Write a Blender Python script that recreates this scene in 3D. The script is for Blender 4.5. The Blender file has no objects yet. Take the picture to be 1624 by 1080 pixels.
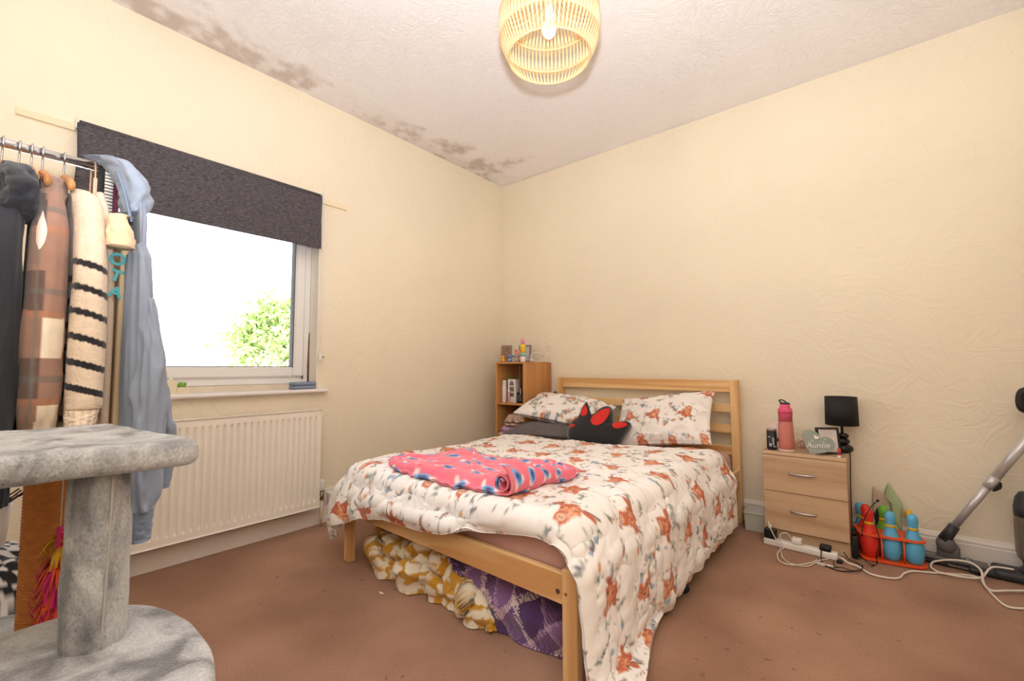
import bpy, bmesh, math, random
import numpy as np
from mathutils import Matrix, Vector

random.seed(7)
RNG = np.random.RandomState(11)
scene = bpy.context.scene
COL = scene.collection
PI = math.pi

# ---------------------------------------------------------------- camera
IMW, IMH, FPX = 1624, 1080, 699.43
CAM = np.array([2.8135, -3.2534, 1.0])
PITCH, YAW, ROLL = 0.0604, 0.6921, -0.0021
_F0 = np.array([-math.sin(YAW), math.cos(YAW), 0]); _R0 = np.array([math.cos(YAW), math.sin(YAW), 0]); _U0 = np.array([0, 0, 1.0])
_F = _F0 * math.cos(PITCH) + _U0 * math.sin(PITCH)
_U1 = _U0 * math.cos(PITCH) - _F0 * math.sin(PITCH)
_R = _R0 * math.cos(ROLL) + _U1 * math.sin(ROLL)
_U = _U1 * math.cos(ROLL) - _R0 * math.sin(ROLL)
cam_data = bpy.data.cameras.new('camera')
cam_data.sensor_width = 36.0
cam_data.sensor_fit = 'HORIZONTAL'
cam_data.lens = FPX / IMW * 36.0
cam_data.clip_start = 0.02
cam = bpy.data.objects.new('camera', cam_data)
M = Matrix.Identity(4)
for i in range(3):
    M[i][0] = _R[i]; M[i][1] = _U[i]; M[i][2] = -_F[i]; M[i][3] = CAM[i]
cam.matrix_world = M
COL.objects.link(cam)
scene.camera = cam

# ---------------------------------------------------------------- world, lights, exposure
world = bpy.data.worlds.new('overcast_sky')
scene.world = world
world.use_nodes = True
wn = world.node_tree.nodes
wn['Background'].inputs['Color'].default_value = (0.93, 0.96, 1.0, 1)
wn['Background'].inputs['Strength'].default_value = 8.0

def add_light(name, kind, loc, energy, color, **kw):
    ld = bpy.data.lights.new(name, kind)
    ld.energy = energy; ld.color = color
    for k, v in kw.items():
        setattr(ld, k, v)
    o = bpy.data.objects.new(name, ld)
    o.location = loc
    COL.objects.link(o)
    return o

# the photographer's flash on top of the camera, tilted up at the ceiling (it throws the shade's shadow there)
flash = add_light('camera_flash', 'SPOT', (2.82, -3.27, 1.14), 275.0, (0.95, 0.98, 1.04),
                  spot_size=math.radians(168), spot_blend=1.0, shadow_soft_size=0.035)
flash.rotation_euler = Vector((0.18, -0.24, -1.0)).to_track_quat('Z', 'Y').to_euler()

scene.view_settings.view_transform = 'Standard'
scene.view_settings.look = 'None'
scene.view_settings.gamma = 1.0
scene.view_settings.use_curve_mapping = False
scene.view_settings.exposure = 0.15
scene.cycles.use_denoising = True
scene.cycles.max_bounces = 8
scene.cycles.diffuse_bounces = 5
scene.cycles.caustics_reflective = False
scene.cycles.caustics_refractive = False

# ---------------------------------------------------------------- pixel helpers (a pixel gives a ray; a known plane gives the distance)
def ray(x, y): return _F + _R * (x - IMW / 2) / FPX - _U * (y - IMH / 2) / FPX
def on_x(px, py, X): d = ray(px, py); return CAM + d * (X - CAM[0]) / d[0]
def on_y(px, py, Y): d = ray(px, py); return CAM + d * (Y - CAM[1]) / d[1]
def on_z(px, py, Z): d = ray(px, py); return CAM + d * (Z - CAM[2]) / d[2]
def at_depth(px, py, D): return CAM + ray(px, py) * D

# ---------------------------------------------------------------- colour helpers
def lin(c):
    c = c / 255.0
    return c / 12.92 if c <= 0.04045 else ((c + 0.055) / 1.055) ** 2.4
def C(r, g, b): return (lin(r), lin(g), lin(b))

# ---------------------------------------------------------------- numpy noise
def _hash(ix, iy, iz, seed):
    h = (ix * 374761393 + iy * 668265263 + iz * 2147483647 + seed * 1274126177) & 0xffffffff
    h = ((h ^ (h >> 13)) * 1274126177) & 0xffffffff
    h = ((h ^ (h >> 16)) * 2246822519) & 0xffffffff
    return ((h ^ (h >> 15)) & 0xffffff) / float(0xffffff)
def vnoise(x, y, z=0.0, seed=0):
    x, y, z = np.broadcast_arrays(np.asarray(x, float), np.asarray(y, float), np.asarray(z, float))
    ix, iy, iz = np.floor(x).astype(np.int64), np.floor(y).astype(np.int64), np.floor(z).astype(np.int64)
    fx, fy, fz = x - ix, y - iy, z - iz
    s = lambda t: t * t * t * (t * (t * 6 - 15) + 10)
    fx, fy, fz = s(fx), s(fy), s(fz)
    r = 0
    for dx in (0, 1):
        for dy in (0, 1):
            for dz in (0, 1):
                w = (fx if dx else 1 - fx) * (fy if dy else 1 - fy) * (fz if dz else 1 - fz)
                r = r + w * _hash(ix + dx, iy + dy, iz + dz, seed)
    return r * 2 - 1
def fbm(x, y, z=0.0, oct=3, seed=0):
    x = np.asarray(x, float); y = np.asarray(y, float); z = np.asarray(z, float)
    r, a = 0, 1.0
    for o in range(oct):
        r = r + a * vnoise(x * 2 ** o, y * 2 ** o, z * 2 ** o, seed + o * 17)
        a *= 0.5
    return r
def ridge(x, y, z=0.0, oct=2, seed=0): 
    return 1 - np.abs(fbm(x, y, z, oct, seed)) * 1.6

# ---------------------------------------------------------------- object helpers
def tag(o, label=None, cat=None, group=None, kind=None):
    if label: o['label'] = label
    if cat: o['category'] = cat
    if group: o['group'] = group
    if kind: o['kind'] = kind
    return o

def empty(name, loc=(0, 0, 0), rz=0.0, label=None, cat=None, group=None):
    o = bpy.data.objects.new(name, None)
    o.empty_display_size = 0.05
    o.location = loc; o.rotation_euler = (0, 0, rz)
    COL.objects.link(o)
    return tag(o, label, cat, group)

def link(name, me, mat, parent=None, loc=None, rot=None):
    o = bpy.data.objects.new(name, me)
    if mat is not None and not me.materials: me.materials.append(mat)
    COL.objects.link(o)
    if parent is not None: o.parent = parent
    if loc is not None: o.location = loc
    if rot is not None: o.rotation_euler = rot
    return o

def mesh_of(name, verts, faces, smooth=False):
    me = bpy.data.meshes.new(name)
    me.from_pydata([tuple(map(float, v)) for v in verts], [], [tuple(map(int, q)) for q in faces])
    me.validate(); me.update()
    if smooth: me.polygons.foreach_set('use_smooth', [True] * len(me.polygons))
    return me

def bm_mesh(name, bm, smooth=False):
    bmesh.ops.recalc_face_normals(bm, faces=bm.faces)
    me = bpy.data.meshes.new(name)
    bm.to_mesh(me); bm.free()
    if smooth: me.polygons.foreach_set('use_smooth', [True] * len(me.polygons))
    return me

def box_bm(bm, lo, hi, bevel=0.0, seg=1):
    r = bmesh.ops.create_cube(bm, size=1.0)
    c = [(a + b) / 2 for a, b in zip(lo, hi)]; s = [abs(b - a) for a, b in zip(lo, hi)]
    for v in r['verts']:
        v.co = Vector((v.co.x * s[0] + c[0], v.co.y * s[1] + c[1], v.co.z * s[2] + c[2]))
    if bevel > 0:
        es = list({e for v in r['verts'] for e in v.link_edges})
        bmesh.ops.bevel(bm, geom=es, offset=min(bevel, min(s) * 0.45), segments=seg, affect='EDGES', profile=0.5)

def box(name, lo, hi, mat, parent=None, bevel=0.0, seg=2, smooth=False, loc=None, rot=None):
    bm = bmesh.new(); box_bm(bm, lo, hi, bevel, seg)
    return link(name, bm_mesh(name, bm, smooth), mat, parent, loc, rot)

def boxes(name, lst, mat, parent=None, bevel=0.0):
    bm = bmesh.new()
    for lo, hi in lst: box_bm(bm, lo, hi, bevel)
    return link(name, bm_mesh(name, bm), mat, parent)

def catmull(pts, n, closed=False):
    pts = [np.array(q, float) for q in pts]
    out = []
    m = len(pts)
    segs = m if closed else m - 1
    for i in range(segs):
        if closed:
            p0, p1, p2, p3 = pts[(i - 1) % m], pts[i], pts[(i + 1) % m], pts[(i + 2) % m]
        else:
            p0, p1, p2, p3 = pts[max(i - 1, 0)], pts[i], pts[i + 1], pts[min(i + 2, m - 1)]
        for k in range(n):
            t = k / n
            out.append(0.5 * ((2 * p1) + (-p0 + p2) * t + (2 * p0 - 5 * p1 + 4 * p2 - p3) * t * t + (-p0 + 3 * p1 - 3 * p2 + p3) * t ** 3))
    if not closed: out.append(pts[-1])
    return out

def tube_geo(pts, r, seg=8, closed=False, flat=None):
    """verts, faces of a tube along pts; r a number or a list; flat=(a,b) gives an elliptical section"""
    pts = [np.array(q, float) for q in pts]
    n = len(pts)
    rr = [r] * n if np.isscalar(r) else list(r)
    verts, faces = [], []
    up = None
    for i in range(n):
        if closed: t = pts[(i + 1) % n] - pts[i - 1]
        else: t = pts[min(i + 1, n - 1)] - pts[max(i - 1, 0)]
        t = t / (np.linalg.norm(t) + 1e-12)
        if up is None:
            a = np.array([0, 0, 1.0]) if abs(t[2]) < 0.9 else np.array([1.0, 0, 0])
            up = a - t * (a @ t)
        else:
            up = up - t * (up @ t)
        up = up / (np.linalg.norm(up) + 1e-12)
        side = np.cross(t, up)
        fa, fb = flat if flat else (1, 1)
        for k in range(seg):
            a = 2 * PI * k / seg
            verts.append(pts[i] + rr[i] * (fa * math.cos(a) * side + fb * math.sin(a) * up))
    m = n if closed else n - 1
    for i in range(m):
        for k in range(seg):
            a = i * seg + k; b = i * seg + (k + 1) % seg
            c = ((i + 1) % n) * seg + (k + 1) % seg; d = ((i + 1) % n) * seg + k
            faces.append((a, b, c, d))
    if not closed:
        faces.append(tuple(range(seg - 1, -1, -1)))
        faces.append(tuple(range((n - 1) * seg, n * seg)))
    return verts, faces

def tube(name, pts, r, mat, parent=None, seg=8, closed=False, smooth=True, curve=0, flat=None):
    if curve:
        m = len(pts); pts = catmull(pts, curve, closed)
        if not np.isscalar(r): r = np.interp(np.linspace(0, 1, len(pts)), np.linspace(0, 1, m), r)
    v, f = tube_geo(pts, r, seg, closed, flat)
    return link(name, mesh_of(name, v, f, smooth), mat, parent)

def tubes(name, lst, mat, parent=None, seg=6, smooth=True):
    V, F = [], []
    for pts, r in lst:
        v, f = tube_geo(pts, r, seg)
        o = len(V); V += v; F += [tuple(i + o for i in q) for q in f]
    return link(name, mesh_of(name, V, F, smooth), mat, parent)

def lathe(name, prof, mat, parent=None, seg=32, smooth=True, loc=(0, 0, 0), rot=None, sx=1.0, sy=1.0):
    """prof: list of (radius, z) from bottom to top"""
    V, F = [], []
    for r, z in prof:
        for k in range(seg):
            a = 2 * PI * k / seg
            V.append((r * math.cos(a) * sx, r * math.sin(a) * sy, z))
    for i in range(len(prof) - 1):
        for k in range(seg):
            F.append((i * seg + k, i * seg + (k + 1) % seg, (i + 1) * seg + (k + 1) % seg, (i + 1) * seg + k))
    if prof[0][0] > 1e-6: F.append(tuple(range(seg - 1, -1, -1)))
    n = len(prof)
    if prof[-1][0] > 1e-6: F.append(tuple(range((n - 1) * seg, n * seg)))
    me = mesh_of(name, V, F, smooth)
    bm = bmesh.new(); bm.from_mesh(me); bmesh.ops.remove_doubles(bm, verts=bm.verts, dist=1e-6)
    bmesh.ops.recalc_face_normals(bm, faces=bm.faces); bm.to_mesh(me); bm.free()
    if smooth: me.polygons.foreach_set('use_smooth', [True] * len(me.polygons))
    return link(name, me, mat, parent, loc, rot)

def prism(name, outline, z0, z1, mat, parent=None, loc=None, rot=None, bevel=0.0, smooth=False):
    """outline in xy, extruded z0..z1"""
    bm = bmesh.new()
    vs = [bm.verts.new((x, y, z0)) for x, y in outline]
    fc = bm.faces.new(vs)
    r = bmesh.ops.extrude_face_region(bm, geom=[fc])
    for e in r['geom']:
        if isinstance(e, bmesh.types.BMVert): e.co.z = z1
    if bevel: bmesh.ops.bevel(bm, geom=[e for e in bm.edges if abs(e.verts[0].co.z - e.verts[1].co.z) < 1e-7], offset=bevel, segments=2, affect='EDGES')
    return link(name, bm_mesh(name, bm, smooth), mat, parent, loc, rot)

def set_colors(me, cols):
    a = me.color_attributes.new('print', 'FLOAT_COLOR', 'POINT')
    buf = np.ones((len(me.vertices), 4), np.float32)
    buf[:, :3] = np.asarray(cols, np.float32).reshape(-1, 3)[:len(me.vertices)]
    a.data.foreach_set('color', buf.ravel())

def fast_mesh(name, V, F, smooth=True, cols=None):
    """V (n,3) array, F (m,4) quads"""
    V = np.ascontiguousarray(V, np.float32); F = np.ascontiguousarray(F, np.int32)
    me = bpy.data.meshes.new(name)
    me.vertices.add(len(V)); me.vertices.foreach_set('co', V.ravel())
    me.loops.add(F.size); me.loops.foreach_set('vertex_index', F.ravel())
    me.polygons.add(len(F)); me.polygons.foreach_set('loop_start', np.arange(0, F.size, F.shape[1], dtype=np.int32))
    me.update(calc_edges=True)
    if smooth: me.polygons.foreach_set('use_smooth', np.ones(len(F), bool))
    if cols is not None: set_colors(me, cols)
    return me

def grid_faces(nu, nv, wrap_u=False, off=0, flip=False):
    iu = np.arange(nu if wrap_u else nu - 1); iv = np.arange(nv - 1)
    a, b = np.meshgrid(iu, iv, indexing='ij')
    a2 = (a + 1) % nu
    F = np.stack([a * nv + b, a2 * nv + b, a2 * nv + b + 1, a * nv + b + 1], -1).reshape(-1, 4)
    return (F[:, ::-1] if flip else F) + off

def two_sided(P, thick, cols=None, cols_back=None):
    """closed slab from a grid surface P (nu,nv,3); thick array of half thickness"""
    nu, nv, _ = P.shape
    du = np.gradient(P, axis=0); dv = np.gradient(P, axis=1)
    N = np.cross(du, dv); N /= np.linalg.norm(N, axis=-1, keepdims=True) + 1e-12
    t = np.broadcast_to(np.asarray(thick, float), (nu, nv))[..., None]
    A = P + N * t; B = P - N * t
    V = np.concatenate([A.reshape(-1, 3), B.reshape(-1, 3)])
    n = nu * nv
    F = [grid_faces(nu, nv), grid_faces(nu, nv, off=n, flip=True)]
    idx = np.arange(n).reshape(nu, nv)
    def rim(s): return np.stack([s[:-1], s[:-1] + n, s[1:] + n, s[1:]], -1)
    F += [rim(idx[0, :])[:, ::-1][:, ::-1], rim(idx[-1, ::-1]), rim(idx[::-1, 0]), rim(idx[:, -1])]
    F = np.concatenate(F)
    if cols is not None:
        cols = np.concatenate([cols.reshape(-1, 3), (cols_back if cols_back is not None else cols).reshape(-1, 3)])
    return V, F, cols

# ---------------------------------------------------------------- a small print canvas (metres) whose colours go to the vertices of a cloth
class Canvas:
    def __init__(self, w, h, res, bg):
        self.w, self.h, self.res = w, h, res
        self.a = np.empty((int(w * res) + 2, int(h * res) + 2, 3)); self.a[:] = bg
    def _win(self, x, y, R):
        r = self.res
        x0, x1 = max(int((x - R) * r), 0), min(int((x + R) * r) + 2, self.a.shape[0])
        y0, y1 = max(int((y - R) * r), 0), min(int((y + R) * r) + 2, self.a.shape[1])
        if x0 >= x1 or y0 >= y1: return None
        gx, gy = np.meshgrid(np.arange(x0, x1) / r - x, np.arange(y0, y1) / r - y, indexing='ij')
        return (slice(x0, x1), slice(y0, y1)), gx, gy
    def ell(self, x, y, rx, ry, ang, col, alpha=1.0, wob=0.0):
        w = self._win(x, y, max(rx, ry) * 1.3)
        if w is None: return
        s, gx, gy = w
        c, n = math.cos(ang), math.sin(ang)
        u = (gx * c + gy * n) / rx; v = (-gx * n + gy * c) / ry
        d = np.sqrt(u * u + v * v)
        if wob: d = d + wob * fbm((gx + x) * 60, (gy + y) * 60, 0, 2)
        m = np.clip((1 - d) * min(rx, ry) * self.res + 0.5, 0, 1)[..., None] * alpha
        self.a[s] = self.a[s] * (1 - m) + np.array(col) * m
    def line(self, pts, wd, col, alpha=1.0):
        for (xa, ya), (xb, yb) in zip(pts[:-1], pts[1:]):
            cx, cy = (xa + xb) / 2, (ya + yb) / 2
            L = math.hypot(xb - xa, yb - ya) / 2 + 1e-6
            w = self._win(cx, cy, L + wd * 2)
            if w is None: continue
            s, gx, gy = w
            c, n = (xb - xa) / (2 * L), (yb - ya) / (2 * L)
            u = np.clip(gx * c + gy * n, -L, L)
            d = np.hypot(gx - u * c, gy - u * n)
            m = np.clip((wd / 2 - d) * self.res + 0.5, 0, 1)[..., None] * alpha
            self.a[s] = self.a[s] * (1 - m) + np.array(col) * m
    def sample(self, u, v):
        x = np.clip(u * self.res, 0, self.a.shape[0] - 1.001); y = np.clip(v * self.res, 0, self.a.shape[1] - 1.001)
        ix, iy = x.astype(int), y.astype(int); fx, fy = (x - ix)[..., None], (y - iy)[..., None]
        a = self.a
        return (a[ix, iy] * (1 - fx) * (1 - fy) + a[ix + 1, iy] * fx * (1 - fy) + a[ix, iy + 1] * (1 - fx) * fy + a[ix + 1, iy + 1] * fx * fy)

# ---------------------------------------------------------------- materials
MATS = {}
def mat(name, col=None, rough=0.6, metal=0.0, bump=None, var=None, attr=False, spec=0.4, sheen=0.0, trans=0.0, emis=None, coat=0.0, alpha=1.0, subsurf=0.0):
    """bump=(scale,strength[,distance]); var=(scale,amount): colour mottling of the thing itself"""
    if name in MATS: return MATS[name]
    m = bpy.data.materials.new(name); m.use_nodes = True
    nt = m.node_tree; N = nt.nodes; L = nt.links
    b = N['Principled BSDF']
    b.inputs['Roughness'].default_value = rough
    b.inputs['Metallic'].default_value = metal
    b.inputs['Specular IOR Level'].default_value = spec
    if sheen: b.inputs['Sheen Weight'].default_value = sheen
    if trans: b.inputs['Transmission Weight'].default_value = trans
    if coat: b.inputs['Coat Weight'].default_value = coat
    if alpha < 1: b.inputs['Alpha'].default_value = alpha
    if subsurf:
        b.inputs['Subsurface Weight'].default_value = subsurf; b.inputs['Subsurface Scale'].default_value = 0.02
    src = None
    if attr:
        a = N.new('ShaderNodeAttribute'); a.attribute_name = 'print'; src = a.outputs['Color']
    elif col is not None:
        b.inputs['Base Color'].default_value = (*col, 1)
    tc = N.new('ShaderNodeTexCoord')
    if var:
        nz = N.new('ShaderNodeTexNoise'); nz.inputs['Scale'].default_value = var[0]; nz.inputs['Detail'].default_value = 4
        L.new(tc.outputs['Object'], nz.inputs['Vector'])
        mr = N.new('ShaderNodeMapRange'); mr.inputs['From Min'].default_value = 0.3; mr.inputs['From Max'].default_value = 0.7
        mr.inputs['To Min'].default_value = 1 - var[1]; mr.inputs['To Max'].default_value = 1 + var[1]
        L.new(nz.outputs['Fac'], mr.inputs['Value'])
        mx = N.new('ShaderNodeMix'); mx.data_type = 'RGBA'; mx.blend_type = 'MULTIPLY'; mx.inputs['Factor'].default_value = 1
        if src: L.new(src, mx.inputs['A'])
        else: mx.inputs['A'].default_value = (*col, 1)
        L.new(mr.outputs['Result'], mx.inputs['B']); src = mx.outputs['Result']
    if src: L.new(src, b.inputs['Base Color'])
    if bump:
        nz = N.new('ShaderNodeTexNoise'); nz.inputs['Scale'].default_value = bump[0]; nz.inputs['Detail'].default_value = 3
        L.new(tc.outputs['Object'], nz.inputs['Vector'])
        bp = N.new('ShaderNodeBump'); bp.inputs['Strength'].default_value = bump[1]
        bp.inputs['Distance'].default_value = bump[2] if len(bump) > 2 else 0.002
        L.new(nz.outputs['Fac'], bp.inputs['Height']); L.new(bp.outputs['Normal'], b.inputs['Normal'])
    if emis:
        b.inputs['Emission Color'].default_value = (*emis[0], 1); b.inputs['Emission Strength'].default_value = emis[1]
    MATS[name] = m
    return m

def wood(name, light, dark, axis, rings=7.0, rough=0.45, fine=0.25, stretch=0.06):
    m = bpy.data.materials.new(name); m.use_nodes = True
    nt = m.node_tree; N = nt.nodes; L = nt.links; b = N['Principled BSDF']
    b.inputs['Roughness'].default_value = rough
    tc = N.new('ShaderNodeTexCoord'); mp = N.new('ShaderNodeMapping')
    sc = [1.0, 1.0, 1.0]; sc[axis] = stretch
    mp.inputs['Scale'].default_value = sc
    oi = N.new('ShaderNodeObjectInfo')
    add = N.new('ShaderNodeVectorMath'); add.operation = 'ADD'
    L.new(tc.outputs['Object'], add.inputs[0])
    sclr = N.new('ShaderNodeVectorMath'); sclr.operation = 'SCALE'; sclr.inputs['Scale'].default_value = 7.0
    L.new(oi.outputs['Random'], sclr.inputs[0]); L.new(sclr.outputs['Vector'], add.inputs[1])
    L.new(add.outputs['Vector'], mp.inputs['Vector'])
    n1 = N.new('ShaderNodeTexNoise'); n1.inputs['Scale'].default_value = rings; n1.inputs['Detail'].default_value = 1.5; n1.inputs['Distortion'].default_value = 0.6
    L.new(mp.outputs['Vector'], n1.inputs['Vector'])
    mul = N.new('ShaderNodeMath'); mul.operation = 'MULTIPLY'; mul.inputs[1].default_value = 26.0
    L.new(n1.outputs['Fac'], mul.inputs[0])
    sn = N.new('ShaderNodeMath'); sn.operation = 'SINE'; L.new(mul.outputs[0], sn.inputs[0])
    mr = N.new('ShaderNodeMapRange'); mr.inputs['From Min'].default_value = -1; mr.inputs['From Max'].default_value = 1
    L.new(sn.outputs[0], mr.inputs['Value'])
    n2 = N.new('ShaderNodeTexNoise'); n2.inputs['Scale'].default_value = 160; n2.inputs['Detail'].default_value = 2
    L.new(mp.outputs['Vector'], n2.inputs['Vector'])
    mix = N.new('ShaderNodeMix'); mix.inputs['Factor'].default_value = fine
    L.new(mr.outputs['Result'], mix.inputs['A']); L.new(n2.outputs['Fac'], mix.inputs['B'])
    cr = N.new('ShaderNodeValToRGB'); cr.color_ramp.elements[0].color = (*dark, 1); cr.color_ramp.elements[1].color = (*light, 1)
    cr.color_ramp.elements[0].position = 0.0; cr.color_ramp.elements[1].position = 0.62
    L.new(mix.outputs['Result'], cr.inputs['Fac']); L.new(cr.outputs['Color'], b.inputs['Base Color'])
    return m

PINE_X = wood('pine_along_x', C(236, 196, 140), C(208, 152, 92), 0)
PINE_Y = wood('pine_along_y', C(236, 196, 140), C(208, 152, 92), 1)
PINE_Z = wood('pine_along_z', C(236, 196, 140), C(208, 152, 92), 2)
OAK_X = wood('pale_oak_laminate', C(208, 176, 142), C(168, 132, 100), 0, rings=5, fine=0.55, stretch=0.05)
OAK_Z = wood('pale_oak_laminate_upright', C(208, 176, 142), C(168, 132, 100), 2, rings=5, fine=0.55, stretch=0.05)
BEECH = wood('beech_laminate', C(206, 150, 92), C(184, 124, 70), 2, rings=4, fine=0.6, stretch=0.03)
HANGWOOD = wood('hanger_beech', C(206, 150, 96), C(176, 116, 68), 0, rings=9)
WHITE_PVC = mat('white_upvc', C(240, 238, 236), 0.35)
WHITE_GLOSS = mat('white_gloss_paint', C(238, 230, 222), 0.35, var=(6, 0.03))
CREAM_PAINT = mat('cream_paint', C(240, 222, 190), 0.7)
BLACK_PL = mat('black_plastic', C(28, 28, 30), 0.4)
WHITE_PL = mat('white_plastic', C(236, 232, 226), 0.4)
CHROME = mat('chrome', C(232, 233, 238), 0.2, metal=1.0)
SATIN = mat('satin_steel_tube', C(206, 205, 208), 0.35, metal=0.55)
STEEL = mat('brushed_steel', C(190, 190, 192), 0.32, metal=1.0)
# ================================================================ THE ROOM
RX, RY, RH = 3.450, -4.15, 2.791     # right wall, wall behind the camera, ceiling height
WY0, WY1, WZ0, WZ1 = -2.97, -1.85, 0.86, 2.10   # window opening in the left wall

def plaster(name, col, scale, strength, dist, attr=False, dirt=None):
    m = bpy.data.materials.new(name); m.use_nodes = True
    nt = m.node_tree; N = nt.nodes; L = nt.links; b = N['Principled BSDF']
    b.inputs['Roughness'].default_value = 0.72; b.inputs['Specular IOR Level'].default_value = 0.25
    tc = N.new('ShaderNodeTexCoord')
    n0 = N.new('ShaderNodeTexNoise'); n0.inputs['Scale'].default_value = 2.2; n0.inputs['Detail'].default_value = 2
    L.new(tc.outputs['Object'], n0.inputs['Vector'])
    vm = N.new('ShaderNodeVectorMath'); vm.operation = 'MULTIPLY_ADD'
    vm.inputs[1].default_value = (0.5, 0.5, 0.5)
    L.new(n0.outputs['Color'], vm.inputs[0]); L.new(tc.outputs['Object'], vm.inputs[2])
    n1 = N.new('ShaderNodeTexNoise'); n1.inputs['Scale'].default_value = scale; n1.inputs['Detail'].default_value = 3.5; n1.inputs['Distortion'].default_value = 2.2
    L.new(vm.outputs['Vector'], n1.inputs['Vector'])
    cr = N.new('ShaderNodeValToRGB')
    e = cr.color_ramp.elements
    e[0].position = 0.40; e[0].color = (0, 0, 0, 1); e[1].position = 0.53; e[1].color = (1, 1, 1, 1)
    x = cr.color_ramp.elements.new(0.60); x.color = (0.35, 0.35, 0.35, 1)
    L.new(n1.outputs['Fac'], cr.inputs['Fac'])
    n2 = N.new('ShaderNodeTexNoise'); n2.inputs['Scale'].default_value = 1.3; n2.inputs['Detail'].default_value = 1
    L.new(tc.outputs['Object'], n2.inputs['Vector'])
    mm = N.new('ShaderNodeMath'); mm.operation = 'MULTIPLY'
    L.new(cr.outputs['Color'], mm.inputs[0]); L.new(n2.outputs['Fac'], mm.inputs[1])
    bp = N.new('ShaderNodeBump'); bp.inputs['Strength'].default_value = strength; bp.inputs['Distance'].default_value = dist
    L.new(mm.outputs[0], bp.inputs['Height']); L.new(bp.outputs['Normal'], b.inputs['Normal'])
    if attr:
        a = N.new('ShaderNodeAttribute'); a.attribute_name = 'print'; L.new(a.outputs['Color'], b.inputs['Base Color'])
    else:
        n3 = N.new('ShaderNodeTexNoise'); n3.inputs['Scale'].default_value = 1.1; n3.inputs['Detail'].default_value = 5
        L.new(tc.outputs['Object'], n3.inputs['Vector'])
        c2 = N.new('ShaderNodeValToRGB')
        c2.color_ramp.elements[0].position = 0.30; c2.color_ramp.elements[0].color = (*[q * 0.94 for q in col], 1)
        c2.color_ramp.elements[1].position = 0.62; c2.color_ramp.elements[1].color = (*col, 1)
        L.new(n3.outputs['Fac'], c2.inputs['Fac']); L.new(c2.outputs['Color'], b.inputs['Base Color'])
    return m

WALLM = plaster('cream_textured_plaster', C(244, 232, 209), 5.0, 0.44, 0.006)
CEILM = plaster('white_textured_ceiling', C(236, 226, 222), 17.0, 0.6, 0.005, attr=True)

def structure(o): return tag(o, kind='structure')

T = 0.28
# left wall with the window opening
structure(boxes('wall_left', [((-T, RY - T, -0.1), (0, WY0, RH + 0.1)), ((-T, WY1, -0.1), (0, T, RH + 0.1)),
                              ((-T, WY0, -0.1), (0, WY1, WZ0)), ((-T, WY0, WZ1), (0, WY1, RH + 0.1))], WALLM))
structure(box('wall_back', (0, 0, -0.1), (RX, T, RH + 0.1), WALLM))
structure(box('wall_right', (RX, RY - T, -0.1), (RX + T, T, RH + 0.1), WALLM))
structure(box('wall_near', (0, RY - T, -0.1), (RX, RY, RH + 0.1), WALLM))

# ceiling: textured coating with damp stains along the window wall
nx, ny = 170, 208
gx, gy = np.meshgrid(np.linspace(0, RX, nx), np.linspace(RY, 0, ny), indexing='ij')
base = np.array(C(247, 243, 243)); stain = np.array(C(172, 150, 132))
s = np.zeros_like(gx)
for px, py, rx, ry in ((250, 22, 0.16, 0.35), (335, 62, 0.20, 0.22), (385, 88, 0.16, 0.16), (452, 118, 0.13, 0.18), (480, 128, 0.10, 0.14),
                       (615, 200, 0.16, 0.22), (650, 212, 0.12, 0.12), (705, 240, 0.20, 0.14), (765, 264, 0.16, 0.16), (775, 274, 0.30, 0.10)):
    q = on_z(px, py, RH)
    d = np.hypot((gx - q[0]) / rx, (gy - q[1]) / ry)
    s = np.maximum(s, np.clip(1.25 - d + 0.55 * fbm(gx * 9, gy * 9, 0, 3, int(px)), 0, 1) * 0.8)
s = np.clip(s * (0.55 + 0.6 * fbm(gx * 16, gy * 16, 3, 3, 5)), 0, 0.58)
s = np.maximum(s, np.clip(0.32 - gx / 0.9, 0, 1) * np.clip(0.7 + 0.6 * fbm(gx * 4, gy * 4, 1, 3, 9), 0, 1))
s = np.maximum(s, np.clip(0.22 + gy / 0.25, 0, 1) * np.clip(0.7 + 0.6 * fbm(gx * 5, gy * 5, 1, 3, 9), 0, 1) * np.clip(1.2 - gx / 1.2, 0.25, 1))
cols = base + (stain - base) * s[..., None]
V = np.stack([gx, gy, np.full_like(gx, RH)], -1).reshape(-1, 3)
Vt = V + np.array([0, 0, 0.1])
nvt = len(V)
F = np.concatenate([grid_faces(nx, ny, flip=True), grid_faces(nx, ny, off=nvt)])
structure(link('ceiling', fast_mesh('ceiling', np.concatenate([V, Vt]), F, False, np.concatenate([cols.reshape(-1, 3)] * 2)), CEILM))

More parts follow.
